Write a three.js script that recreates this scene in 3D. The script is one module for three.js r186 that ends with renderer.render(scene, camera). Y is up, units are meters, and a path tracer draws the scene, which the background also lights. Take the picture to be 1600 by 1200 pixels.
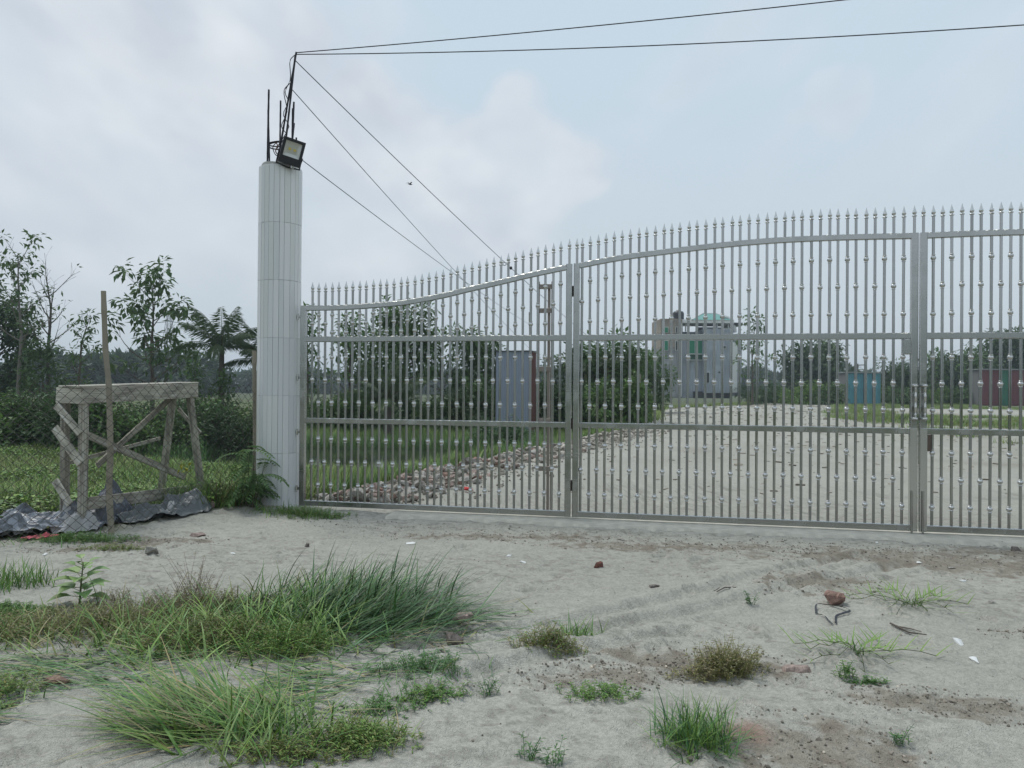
import * as THREE from 'three';
import { mergeGeometries } from 'three/addons/utils/BufferGeometryUtils.js';
import { ConvexGeometry } from 'three/addons/geometries/ConvexGeometry.js';
import { RoundedBoxGeometry } from 'three/addons/geometries/RoundedBoxGeometry.js';

// ------------------------------------------------------------------ camera, sky, sun, exposure
const scene = new THREE.Scene();
const camera = new THREE.PerspectiveCamera(53.13, 4 / 3, 0.05, 4000);
camera.position.set(0, 1.5, 0);
camera.rotation.order = 'YXZ';
camera.rotation.set(0.005, 0, 0.0078);
scene.add(camera);
const renderer = new THREE.WebGLRenderer({ antialias: true });
renderer.toneMapping = THREE.LinearToneMapping;
renderer.toneMappingExposure = 1.22;
renderer.shadowMap.enabled = true;

const sun = new THREE.DirectionalLight(new THREE.Color(1, 0.965, 0.9), 1.5);
sun.position.set(-30, 80, -22);
sun.castShadow = true;
sun.shadow.radius = 36;
sun.shadow.mapSize.set(4096, 4096);
Object.assign(sun.shadow.camera, { left: -45, right: 45, top: 45, bottom: -45, near: 1, far: 250 });
scene.add(sun, sun.target);

// ------------------------------------------------------------------ random numbers and noise
function rng(seed) { let a = seed >>> 0; return () => { a = (a + 0x6d2b79f5) | 0; let t = Math.imul(a ^ (a >>> 15), 1 | a); t = (t + Math.imul(t ^ (t >>> 7), 61 | t)) ^ t; return ((t ^ (t >>> 14)) >>> 0) / 4294967296; }; }
function hash2(i, j) { let h = Math.imul(i, 374761393) ^ Math.imul(j, 668265263); h = Math.imul(h ^ (h >>> 13), 1274126177); return ((h ^ (h >>> 16)) >>> 0) / 4294967296; }
function vnoise(x, y) {
  const i = Math.floor(x), j = Math.floor(y), u = x - i, v = y - j, a = u * u * (3 - 2 * u), b = v * v * (3 - 2 * v);
  return (hash2(i, j) * (1 - a) + hash2(i + 1, j) * a) * (1 - b) + (hash2(i, j + 1) * (1 - a) + hash2(i + 1, j + 1) * a) * b;
}
function fbm(x, y, o = 4, g = 0.5) { let s = 0, a = 1, t = 0; for (let k = 0; k < o; k++) { s += a * vnoise(x, y); t += a; a *= g; x = x * 2.03 + 17.3; y = y * 2.03 - 9.1; } return s / t; }
const clamp = (v, a = 0, b = 1) => Math.min(b, Math.max(a, v));
const smooth = (a, b, v) => { const t = clamp((v - a) / (b - a)); return t * t * (3 - 2 * t); };
const lerp = (a, b, t) => a + (b - a) * t;
const V = (x, y, z) => new THREE.Vector3(x, y, z);
function curve1(pts, v) { // piecewise linear
  if (v <= pts[0][0]) return pts[0][1];
  for (let k = 1; k < pts.length; k++) if (v <= pts[k][0]) return lerp(pts[k - 1][1], pts[k][1], (v - pts[k - 1][0]) / (pts[k][0] - pts[k - 1][0]));
  return pts[pts.length - 1][1];
}

// ------------------------------------------------------------------ sky: hazy air with soft cloud banks
{
  const W = 1536, H = 768, data = new Float32Array(W * H * 4);
  // cloud bank to the left of the view: centres in degrees (azimuth from the view axis, elevation), radius
  const puffs = [[-40, 20, 15], [-33, 12, 13], [-26, 22, 10], [-20, 13, 11], [-22, 25, 7], [-12, 14, 9], [-7, 15, 7], [-3, 16, 5.5], [0.5, 17, 4.5], [2.2, 14.5, 4], [-1, 12, 6], [-50, 8, 16], [-64, 24, 18], [-85, 16, 20], [21, 19, 2.6], [23, 18, 2.2], [13, 8, 5], [-13, 20, 5], [-8, 18.5, 4], [45, 26, 8], [60, 14, 9], [100, 20, 14], [140, 12, 16], [180, 22, 15], [-130, 18, 17]];
  const weight = (i) => (i >= 14 && i <= 15 ? 0.5 : i === 16 ? 0.25 : i >= 19 ? 0.8 : 1);
  for (let j = 0; j < H; j++) for (let i = 0; i < W; i++) {
    const el = ((j + 0.5) / H - 0.5) * 180, th = ((i + 0.5) / W - 0.5) * 360; // th = atan2(z, x)
    let az = th + 90; if (az > 180) az -= 360; // 0 looking along -z, positive to the right
    const k = (j * W + i) * 4;
    const e = Math.max(el, 0);
    const t = smooth(0, 24, e), t2 = smooth(20, 80, e);
    let r = lerp(0.5, 0.475, t), g = lerp(0.56, 0.575, t), b = lerp(0.605, 0.66, t);
    r = lerp(r, 0.47, t2); g = lerp(g, 0.565, t2); b = lerp(b, 0.655, t2);
    const ca = Math.cos(az * Math.PI / 180), sa = Math.sin(az * Math.PI / 180), R = 46;
    const nx = sa * R * 0.24 + 31, ny = e * 0.24 + ca * 5;
    const w1 = fbm(nx * 0.9, ny * 0.9 + ca * 7, 5) - 0.5, w2 = fbm(nx * 0.9 + 40, ny * 0.9 - 13 + ca * 7, 5) - 0.5;
    let c = 0;
    for (let q = 0; q < puffs.length; q++) {
      const p = puffs[q]; let da = az - p[0]; if (da > 180) da -= 360; if (da < -180) da += 360;
      da = da * Math.cos(e * Math.PI / 180) + w1 * 10; const de = e - p[1] + w2 * 9;
      const d = Math.hypot(da, de * 1.1) / p[2];
      if (d < 1.15) c = Math.max(c, weight(q) * smooth(1.14, 0.6, d));
    }
    c *= 0.5 + 1.1 * (fbm(nx * 0.55 + 9, ny * 0.8 + ca * 4, 5) - 0.3);
    c = clamp(c + 0.35 * smooth(0.45, 0.75, fbm(nx * 0.35 + 70, ny * 0.5 + ca * 9, 4)) * smooth(6, 22, e));
    const vis = 0.85 * smooth(0, 9, e) + 0.15;
    c *= vis;
    const shade = fbm(nx * 1.4 + 3, ny * 1.6 + ca * 8 + 50, 4) - 0.5;
    r = lerp(r, 0.565 + 0.2 * shade, c); g = lerp(g, 0.608 + 0.185 * shade, c); b = lerp(b, 0.662 + 0.15 * shade, c);
    if (el < 0) { const f = smooth(0, -25, el); r = lerp(r, 0.3, f); g = lerp(g, 0.31, f); b = lerp(b, 0.29, f); }
    data[k] = r; data[k + 1] = g; data[k + 2] = b; data[k + 3] = 1;
  }
  const tex = new THREE.DataTexture(data, W, H, THREE.RGBAFormat, THREE.FloatType);
  tex.mapping = THREE.EquirectangularReflectionMapping; tex.magFilter = THREE.LinearFilter; tex.minFilter = THREE.LinearFilter; tex.wrapS = THREE.RepeatWrapping; tex.needsUpdate = true;
  scene.background = tex; scene.environment = tex;
}
scene.fog = new THREE.FogExp2(new THREE.Color(0.62, 0.7, 0.78), 0.0008);

// ------------------------------------------------------------------ helpers
const used = {};
function numbered(n) { const k = used[n] = (used[n] ?? -1) + 1; return k ? n + '_' + String(k).padStart(3, '0') : n; }
function tag(o, label, category, group, kind) { o.userData.label = label; o.userData.category = category; if (group) o.userData.group = group; if (kind) o.userData.kind = kind; return o; }
function thing(name, label, category, p = [0, 0, 0], turn = 0, group) { const o = new THREE.Group(); o.name = numbered(name); o.position.set(...p); o.rotation.y = turn; scene.add(o); return tag(o, label, category, group); }
function part(name, geo, m, parent) { const o = new THREE.Mesh(geo, m); o.name = name; parent.add(o); return o; }
function solo(name, geo, m, label, category, group, kind) { const o = new THREE.Mesh(geo, m); o.name = numbered(name); scene.add(o); return tag(o, label, category, group, kind); }
const struct = (name, geo, m) => { const o = new THREE.Mesh(geo, m); o.name = name; o.userData.kind = 'structure'; scene.add(o); return o; };

class Builder { // triangles with colours
  constructor() { this.p = []; this.c = []; }
  tri(a, b, c, col) { this.p.push(a.x, a.y, a.z, b.x, b.y, b.z, c.x, c.y, c.z); for (let k = 0; k < 3; k++) this.c.push(col[0], col[1], col[2]); }
  quad(a, b, c, d, col) { this.tri(a, b, c, col); this.tri(a, c, d, col); }
  tube(pts, rad, col, sides = 6, cap = true) {
    const rings = [];
    for (let k = 0; k < pts.length; k++) {
      const t = (k === 0 ? pts[1].clone().sub(pts[0]) : k === pts.length - 1 ? pts[k].clone().sub(pts[k - 1]) : pts[k + 1].clone().sub(pts[k - 1])).normalize();
      const ref = Math.abs(t.y) > 0.95 ? V(1, 0, 0) : V(0, 1, 0), u = ref.clone().cross(t).normalize(), w = t.clone().cross(u), r = typeof rad === 'number' ? rad : rad[k];
      rings.push(Array.from({ length: sides }, (_, s) => { const a = s / sides * Math.PI * 2; return pts[k].clone().addScaledVector(u, Math.cos(a) * r).addScaledVector(w, Math.sin(a) * r); }));
    }
    for (let k = 1; k < rings.length; k++) for (let s = 0; s < sides; s++) { const n = (s + 1) % sides; this.quad(rings[k - 1][s], rings[k - 1][n], rings[k][n], rings[k][s], col); }
    if (cap) for (const [ring, flip] of [[rings[0], 1], [rings[rings.length - 1], 0]]) for (let s = 1; s < sides - 1; s++) flip ? this.tri(ring[0], ring[s + 1], ring[s], col) : this.tri(ring[0], ring[s], ring[s + 1], col);
  }
  build() {
    const g = new THREE.BufferGeometry();
    g.setAttribute('position', new THREE.Float32BufferAttribute(this.p, 3)); g.setAttribute('color', new THREE.Float32BufferAttribute(this.c, 3));
    g.computeVertexNormals(); return g;
  }
}
const mat = (r, g, b, rough = 0.85, o = {}) => new THREE.MeshStandardMaterial({ color: new THREE.Color().setRGB(r, g, b), roughness: rough, metalness: 0, ...o });
const vmat = (rough = 0.8, o = {}) => new THREE.MeshStandardMaterial({ vertexColors: true, roughness: rough, side: THREE.DoubleSide, ...o });
function noiseTex(size, fn, srgb = false) {
  const d = new Uint8Array(size * size * 4);
  for (let j = 0; j < size; j++) for (let i = 0; i < size; i++) { const v = fn(i, j), k = (j * size + i) * 4; for (let q = 0; q < 3; q++) d[k + q] = clamp(Array.isArray(v) ? v[q] : v) * 255; d[k + 3] = 255; }
  const t = new THREE.DataTexture(d, size, size); t.wrapS = t.wrapT = THREE.RepeatWrapping; t.magFilter = THREE.LinearFilter; t.minFilter = THREE.LinearMipmapLinearFilter; t.generateMipmaps = true;
  if (srgb) t.colorSpace = THREE.SRGBColorSpace; t.needsUpdate = true; return t;
}
function tnoise(x, y, per) { // tileable value noise
  const i = Math.floor(x), j = Math.floor(y), u = x - i, v = y - j, a = u * u * (3 - 2 * u), b = v * v * (3 - 2 * v), m = (n) => ((n % per) + per) % per;
  return (hash2(m(i), m(j)) * (1 - a) + hash2(m(i + 1), m(j)) * a) * (1 - b) + (hash2(m(i), m(j + 1)) * (1 - a) + hash2(m(i + 1), m(j + 1)) * a) * b;
}
// pixel of the photograph to a point at depth d along the view axis, for surveying only
const camM = new THREE.Matrix4().makeRotationFromEuler(camera.rotation);
function at(px, py, d) { const v = V(px - 800, 600 - py, -1200).applyMatrix4(camM); return v.multiplyScalar(d / -v.z).add(camera.position); }
function gnd(px, py) { const v = V(px - 800, 600 - py, -1200).applyMatrix4(camM); return v.multiplyScalar(-1.5 / v.y).add(camera.position); }

// ------------------------------------------------------------------ lie of the land
const roadL = [[9.6, -2.5], [13.3, -1.1], [21.4, 1.8], [28, 4.6], [50, 9], [60, 11.5], [75, 20], [90, 29], [130, 44], [300, 90]];
const roadR = [[9, 40], [16, 24], [22, 15.8], [45, 19.5], [75, 33], [90, 40], [130, 58], [300, 120]];
const bank = [[-60, 14], [-14, 3], [-8, 5.2], [-4.9, 7.1], [-4.05, 7.75], [-2.7, 9.5]];
function fieldD(x, z) { // metres into the low field on the left, negative on the sand
  const d = -z;
  if (x < -2.7) return d - curve1(bank, x);
  return d > 9.5 ? curve1(roadL, d) - x : -Math.hypot(x + 2.7, 9.5 - d);
}
function verge(x, z) { return -z > 14 ? x - curve1(roadR, -z) : -5; }
const tracks = [[[-0.5, -4.62], [0.3, -4.95], [1.2, -5.55], [2.1, -6.3], [3.2, -7.0]], [[-0.6, -4.42], [0.4, -4.72], [1.4, -5.3], [2.3, -5.95], [3.4, -6.6]], [[-0.25, -3.9], [0.25, -4.3], [0.75, -4.6], [1.1, -4.75]]];
function trackD(x, z) {
  let best = 9;
  for (const t of tracks) for (let k = 1; k < t.length; k++) {
    const [ax, az] = t[k - 1], [bx, bz] = t[k], dx = bx - ax, dz = bz - az, s = clamp(((x - ax) * dx + (z - az) * dz) / (dx * dx + dz * dz));
    best = Math.min(best, Math.hypot(x - ax - dx * s, z - az - dz * s));
  }
  return best;
}
const pits = (() => { const r = rng(5), o = []; for (let k = 0; k < 260; k++) o.push([lerp(-4.5, 6, r()), lerp(-8.6, -2.2, r()), 0.05 + r() * 0.09, r() * 3, 0.01 + r() * 0.02]); return o; })();
function H(x, z) {
  const f = fieldD(x, z), s = smooth(0, 2.4, f);
  let h = -0.42 * s * smooth(9.5, 13, -z) - 0.12 * smooth(0, 3, f);
  h += (fbm(x * 0.35 + 3, z * 0.35, 3) - 0.5) * 0.09 * smooth(1.5, 4, Math.abs(-z - 8.6));
  const near = Math.max(Math.abs(x), Math.abs(z));
  if (near < 14) {
    h += (fbm(x * 2.2, z * 2.6 + 8, 4, 0.55) - 0.5) * 0.04 + (fbm(x * 9, z * 11, 3) - 0.5) * 0.022 + 0.008 * smooth(0.55, 0.75, fbm(x * 13 + 6, z * 17, 3)) - 0.007 * smooth(0.58, 0.72, fbm(x * 6 + 60, z * 9, 3));
    if (z > -9) {
      const t = trackD(x, z); if (t < 0.3) h += -0.03 * smooth(0.09, 0.03, t) + 0.022 * smooth(0.07, 0.12, t) * smooth(0.22, 0.13, t);
      for (const [px, pz, pr, an, dp] of pits) { const dx = x - px, dz = z - pz; if (dx * dx + dz * dz < 0.09) { const q = Math.hypot(dx * Math.cos(an) + dz * Math.sin(an), (dz * Math.cos(an) - dx * Math.sin(an)) * 2.1) / pr; if (q < 1.8) h += dp * (-smooth(1, 0.3, q) + 0.7 * smooth(0.8, 1.1, q) * smooth(1.8, 1.2, q)); } }
    }
  } else h += (fbm(x * 0.8, z * 0.8, 3) - 0.5) * 0.12;
  if (-z > 40) h += -0.1 * smooth(40, 120, -z);
  // earth shoulder along the foot of the column and the fence
  h += 0.1 * Math.exp(-(((x + 3.4) / 0.9) ** 2 + ((z + 8.9) / 0.8) ** 2));
  h -= 0.5 * smooth(6.4, 2, Math.hypot((x + 4.6) * 0.8, z + 23)) * (x < 2 ? 1 : 0);  // pond bed
  return h;
}
// what the ground is made of: sand, brown earth, weedy soil
const dirt = [[3.9, -6.7, 1.6, 0.55, 0.3], [3.2, -6.95, 1.6, 0.3, 0.1], [1.6, -7.3, 1.6, 0.25, 0.05], [4.9, -7.1, 1.2, 0.4, 0], [2.35, -5.9, 0.5, 0.35, 0], [-0.1, -7.7, 1.2, 0.2, 0], [1.25, -3.15, 0.45, 0.4, 0], [3.5, -4.55, 0.6, 0.15, 0.3], [1.0, -4.2, 0.6, 0.28, 0.2], [0.5, -4.0, 0.5, 0.2, -0.2], [2.1, -3.65, 0.5, 0.16, 0.2], [-3.6, -7.2, 0.8, 0.3, -0.3]];
function groundColor(x, z) {
  const n1 = fbm(x * 0.9 + 5, z * 0.9 - 4, 4), n2 = fbm(x * 5 + 2, z * 5, 3), n3 = fbm(x * 18, z * 18 + 7, 2);
  let c = [0.465, 0.455, 0.4];
  let k = 0.86 + 0.2 * n1 + 0.1 * (n2 - 0.5) + 0.1 * (n3 - 0.5);
  c = c.map((v) => v * k);
  const mix = (d, t) => { t = clamp(t); c = c.map((v, q) => lerp(v, d[q], t)); };
  if (-z < 12 && z < 1) {
    const n4 = fbm(x * 11 + 40, z * 17, 4, 0.65), n5 = fbm(x * 30, z * 44 + 3, 2); // damp dark grains turned up in the scuffs
    mix([0.25, 0.24, 0.205], smooth(0.53, 0.68, n4 + 0.5 * (n5 - 0.5)) * 0.6 * smooth(0.3, 0.6, fbm(x * 0.8 + 3, z * 1.1 + 6, 3)));
    let dd = 0;
    for (const [px, pz, a, b, an] of dirt) { const dx = x - px, dz = z - pz, u = dx * Math.cos(an) + dz * Math.sin(an), w = dz * Math.cos(an) - dx * Math.sin(an); dd = Math.max(dd, 1 - Math.hypot(u / a, w / b)); }
    if (dd > 0) mix([0.22, 0.185, 0.14], smooth(0.05, 0.6, dd + (n2 - 0.5) * 1.5 + (n3 - 0.5) * 1.1) * (0.35 + 0.6 * n3));
    const bd = Math.hypot(x - 1.02, z + 3.34); if (bd < 0.16) mix([0.3, 0.15, 0.11], smooth(0.15, 0.03, bd + (n3 - 0.5) * 0.16) * 0.65); // brick dust
  }
  if (-z > 14) { mix([0.26, 0.23, 0.17], smooth(0.5, 0.75, fbm(x * 0.25 + 8, z * 0.5, 3)) * 0.5); }
  const f = fieldD(x, z) + (n2 - 0.5) * 0.8, g = Math.max(smooth(-0.1, 0.6, f), smooth(-1, 1.5, verge(x, z) + (n1 - 0.5) * 9) * smooth(0.35, 0.6, fbm(x * 0.16, z * 0.1 + 30, 3)), smooth(2.6, 3.6, z + (n2 - 0.5)));
  const gr = [0.07 + 0.05 * n1, 0.095 + 0.045 * n2, 0.035];
  mix(gr, g);
  if (-z > 95) mix([0.09, 0.11, 0.05], smooth(95, 140, -z));
  return c;
}

// ------------------------------------------------------------------ ground: one sheet to the horizon
{
  function axis(lo, hi, step, far) { const a = []; for (let v = lo; v <= hi + 1e-6; v += step) a.push(v); let s = step; let v = hi; while (v < far) { s *= 1.13; v += s; a.push(v); } s = step; v = lo; while (v > -far) { s *= 1.13; v -= s; a.unshift(v); } return a; }
  const xs = axis(-5.0, 6.2, 0.022, 1300), zs = axis(-9.2, -2.5, 0.02, 1300), n = xs.length, m = zs.length;
  const pos = new Float32Array(n * m * 3), col = new Float32Array(n * m * 3), uv = new Float32Array(n * m * 2), idx = [];
  for (let j = 0; j < m; j++) for (let i = 0; i < n; i++) {
    const k = j * n + i, x = xs[i], z = zs[j]; pos[k * 3] = x; pos[k * 3 + 1] = H(x, z); pos[k * 3 + 2] = z;
    const c = groundColor(x, z); col.set(c, k * 3); uv[k * 2] = x; uv[k * 2 + 1] = z;
    if (i && j) { const a = k - n - 1, b = k - n, c2 = k, d = k - 1; idx.push(a, d, c2, a, c2, b); }
  }
  const g = new THREE.BufferGeometry();
  g.setAttribute('position', new THREE.BufferAttribute(pos, 3)); g.setAttribute('color', new THREE.BufferAttribute(col, 3)); g.setAttribute('uv', new THREE.BufferAttribute(uv, 2)); g.setIndex(idx); g.computeVertexNormals();
  const grain = noiseTex(1024, (i, j) => 0.93 + 0.22 * (hash2(i, j) - 0.5) * (0.4 + 0.6 * tnoise(i / 64, j / 64, 16)) + 0.12 * (tnoise(i / 8, j / 8, 128) - 0.5) + 0.05 * (tnoise(i / 32 + 7, j / 32, 32) - 0.5), true);
  const bump = noiseTex(1024, (i, j) => 0.6 * tnoise(i / 3, j / 3, 341) + 0.3 * tnoise(i / 11.13, j / 11.13, 92) + 0.1 * tnoise(i / 40.96, j / 40.96, 25));
  grain.repeat.set(1 / 1.7, 1 / 1.7); bump.repeat.set(1 / 1.3, 1 / 1.3);
  struct('ground', g, new THREE.MeshStandardMaterial({ vertexColors: true, map: grain, bumpMap: bump, bumpScale: 0.009, roughness: 1 }));
}
{ // pond in the low field behind the gate
  const sh = new THREE.Shape(); const r = rng(4); for (let k = 0; k < 40; k++) { const a = k / 40 * Math.PI * 2, q = 0.9 + 0.2 * vnoise(k * 0.5, 3); sh[k ? 'lineTo' : 'moveTo'](Math.cos(a) * 5.6 * q, Math.sin(a) * 4.6 * q); }
  const g = new THREE.ShapeGeometry(sh); g.rotateX(-Math.PI / 2);
  const o = struct('pond', g, mat(0.03, 0.035, 0.025, 0.06)); o.position.set(-4.6, -0.66, -23);
}

// ------------------------------------------------------------------ materials
const streak = noiseTex(256, (i, j) => 0.7 + 0.2 * (tnoise(i / 2, j / 40, 128) - 0.5) + 0.35 * (tnoise(i / 30, j / 30, 8) - 0.5));
const M = {
  steel: new THREE.MeshStandardMaterial({ color: new THREE.Color().setRGB(0.44, 0.448, 0.435), metalness: 1, roughness: 0.36, roughnessMap: streak }),
  steelBar: new THREE.MeshStandardMaterial({ color: new THREE.Color().setRGB(0.42, 0.425, 0.415), metalness: 1, roughness: 0.17 }),
  steelBars: [0.13, 0.18, 0.24, 0.3].map((q, k) => new THREE.MeshStandardMaterial({ color: new THREE.Color().setRGB(0.43 - 0.02 * k, 0.438 - 0.02 * k, 0.43 - 0.02 * k), metalness: 1, roughness: q })),
  steelBright: new THREE.MeshStandardMaterial({ color: new THREE.Color().setRGB(0.6, 0.6, 0.585), metalness: 1, roughness: 0.27 }),
  rust: mat(0.13, 0.1, 0.08, 0.8, { metalness: 0.3 }), rebar: mat(0.035, 0.035, 0.045, 0.7, { metalness: 0.4 }),
  tile: [mat(0.68, 0.695, 0.7, 0.22), mat(0.64, 0.66, 0.67, 0.26), mat(0.71, 0.72, 0.72, 0.2), mat(0.66, 0.675, 0.665, 0.3)],
  grout: mat(0.46, 0.47, 0.46, 0.95), concrete: mat(0.33, 0.33, 0.31, 0.95),
  black: mat(0.012, 0.013, 0.017, 0.45), cable: mat(0.012, 0.012, 0.014, 0.6), wire: mat(0.13, 0.14, 0.15, 0.5, { metalness: 0.6 }),
  leaf: new THREE.MeshPhysicalMaterial({ vertexColors: true, roughness: 0.9, side: THREE.DoubleSide, transmission: 0.3, thickness: 0 }), bark: vmat(0.95), blade: vmat(0.55), plain: vmat(0.9),
};

// ------------------------------------------------------------------ steel gate
const GX = -2.54, GZ = -9.35, GR = -0.2052, gd = V(Math.cos(GR), 0, -Math.sin(GR));
const gateAt = (s, y = 0) => V(GX + gd.x * s, y, GZ + gd.z * s);
function sweep(pts, hw, hd, c = 0.006) { // chamfered box section swept along a curve in the x-y plane
  const prof = [[-hw + c, -hd], [hw - c, -hd], [hw, -hd + c], [hw, hd - c], [hw - c, hd], [-hw + c, hd], [-hw, hd - c], [-hw, -hd + c]];
  const p = [], uv = [], idx = []; let len = 0; const rings = [];
  pts.forEach(([x, y], k) => {
    const a = pts[Math.max(0, k - 1)], b = pts[Math.min(pts.length - 1, k + 1)], l = Math.hypot(b[0] - a[0], b[1] - a[1]), nx = -(b[1] - a[1]) / l, ny = (b[0] - a[0]) / l;
    if (k) len += Math.hypot(x - pts[k - 1][0], y - pts[k - 1][1]);
    rings.push(prof.map(([q, z]) => V(x + nx * q, y + ny * q, z))); rings[k].l = len;
  });
  const n = prof.length;
  const face = (a, b, c2, d, u0, u1, v0, v1) => { for (const [q, u, v] of [[a, u0, v0], [b, u0, v1], [c2, u1, v1], [a, u0, v0], [c2, u1, v1], [d, u1, v0]]) { p.push(q.x, q.y, q.z); uv.push(u, v); } };
  for (let k = 1; k < rings.length; k++) for (let s = 0; s < n; s++) { const t = (s + 1) % n; face(rings[k - 1][t], rings[k - 1][s], rings[k][s], rings[k][t], rings[k - 1].l, rings[k].l, t * 0.13, s * 0.13); }
  for (const [r, f] of [[rings[0], 1], [rings[rings.length - 1], 0]]) for (let s = 1; s < n - 1; s++) for (const q of f ? [r[0], r[s], r[s + 1]] : [r[0], r[s + 1], r[s]]) { p.push(q.x, q.y, q.z); uv.push(0, 0); }
  const g = new THREE.BufferGeometry(); g.setAttribute('position', new THREE.Float32BufferAttribute(p, 3)); g.setAttribute('uv', new THREE.Float32BufferAttribute(uv, 2)); g.computeVertexNormals(); return g;
}
const ballGeo = (() => { const pr = [[0.0155, -0.034], [0.0205, -0.034], [0.0205, -0.029], [0.016, -0.027]]; for (let k = 0; k <= 10; k++) { const a = -1.05 + 2.1 * k / 10; pr.push([Math.cos(a) * 0.0268, Math.sin(a) * 0.0262]); } pr.push([0.016, 0.027], [0.0205, 0.029], [0.0205, 0.034], [0.0155, 0.034]); return new THREE.LatheGeometry(pr.map(([x, y]) => new THREE.Vector2(x, y)), 14); })();
const tipGeo = new THREE.LatheGeometry([[0.0, -0.002], [0.021, -0.002], [0.023, 0.003], [0.021, 0.009], [0.0125, 0.011], [0.0125, 0.02], [0.018, 0.026], [0.0215, 0.034], [0.0215, 0.04], [0.017, 0.052], [0.009, 0.08], [0.002, 0.112], [0, 0.114]].map(([x, y]) => new THREE.Vector2(x, y)), 12);
const Y0 = 0.085, Y1 = 1.085, Y2 = 2.07;
function gateLeaf(label, s0, s1, top, bars, opt = {}) {
  const o = thing('gate_leaf', label, 'gate', gateAt(s0).toArray(), GR, 'steel gate leaves');
  const w = s1 - s0, r = rng(bars + Math.round(s0 * 10));
  const tc = new THREE.CatmullRomCurve3(top.map(([s, y]) => V(s - s0, y, 0)));
  const pts = tc.getPoints(60).map((p) => [p.x, p.y]), yTop = (x) => curve1(pts, x);
  const hs = 0.034;
  part('top_rail', sweep(pts.filter(([x]) => x > 2 * hs && x < w - 2 * hs).reduce((a, p) => (a.push(p), a), [[2 * hs - 0.002, yTop(2 * hs)]]).concat([[w - 2 * hs + 0.002, yTop(w - 2 * hs)]]), 0.03, 0.026), M.steel, o);
  for (const [y, h, n] of [[Y2, 0.033, 'middle_rail'], [Y1, 0.031, 'middle_rail'], [Y0, 0.032, 'bottom_rail']]) part(n, sweep([[2 * hs - 0.002, y], [w * 0.5, y], [w - 2 * hs + 0.002, y]], h, 0.025), M.steel, o);
  for (const x of [hs, w - hs]) {
    const st = part('stile', sweep([[x, Y0 - 0.034], [x, 1.2], [x, yTop(x) + 0.03]], hs, 0.029), M.steel, o);
    if (!(opt.noTip && x === hs)) {
      const sp = part('spike', new THREE.CylinderGeometry(0.0145, 0.0145, 0.18, 10), M.steelBar, st); sp.position.set(x, yTop(x) + 0.115, 0);
      const t = part('spear_tip', tipGeo, M.steelBright, st); t.position.set(x, yTop(x) + 0.205, 0);
    }
  }
  for (let k = 0; k < bars; k++) {
    const x = opt.first + (opt.last - opt.first) * k / (bars - 1) + (r() - 0.5) * 0.008, yt = yTop(x) + 0.2 + (r() - 0.5) * 0.008, yb = Y0 + 0.03, len = yt - yb;
    const b = part('bar', new THREE.CylinderGeometry(0.0148, 0.0148, len, 10, 1), M.steelBars[Math.floor(r() * 4)], o); b.position.set(x, yb + len / 2, 0); b.rotation.set((r() - 0.5) * 0.004, r() * 6, (r() - 0.5) * 0.006, 'ZXY');
    const two = (k + (opt.odd || 0)) % 2 === 1;
    const secs = [[Y0, Y1], [Y1, Y2], [Y2, yTop(x)]];
    for (const [a, c] of secs) for (const f of two ? [0.22, 0.775] : [0.5]) { const q = part('ball', ballGeo, M.steelBright, b); q.position.y = lerp(a, c, f) - (yb + len / 2) + (r() - 0.5) * 0.006; }
    const t = part('spear_tip', tipGeo, M.steelBright, b); t.position.y = len / 2; t.rotation.z = (r() - 0.5) * 0.03;
  }
  return o;
}
const topA = [[-0.02, 2.45], [0.459, 2.45], [0.901, 2.47], [1.287, 2.498], [1.571, 2.54], [1.806, 2.582], [2.084, 2.643], [2.427, 2.712], [2.809, 2.793], [3.25, 2.875]];
const topB = [[3.31, 2.874], [3.644, 2.933], [3.916, 2.972], [4.183, 3.0], [4.46, 3.028], [4.726, 3.053], [5.069, 3.08], [5.414, 3.1], [5.9, 3.111], [6.3, 3.112], [6.88, 3.106]];
const leafA = gateLeaf('low curved steel gate leaf hinged to the white tiled column', -0.034, 3.282, topA, 36, { first: 0.144, last: 3.186, noTip: true, odd: 0 });
const leafB = gateLeaf('wide steel gate leaf between the curved hinged leaf and the padlocked meeting posts', 3.3, 6.878, topB, 38, { first: 0.09, last: 3.438, odd: 0 });
const leafC = gateLeaf('steel gate leaf at the right edge of the picture, beyond the meeting posts', 6.896, 10.474, topB.map(([s, y]) => [13.774 - s, y]).reverse(), 38, { first: 0.124, last: 3.478, odd: 1 });
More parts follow.
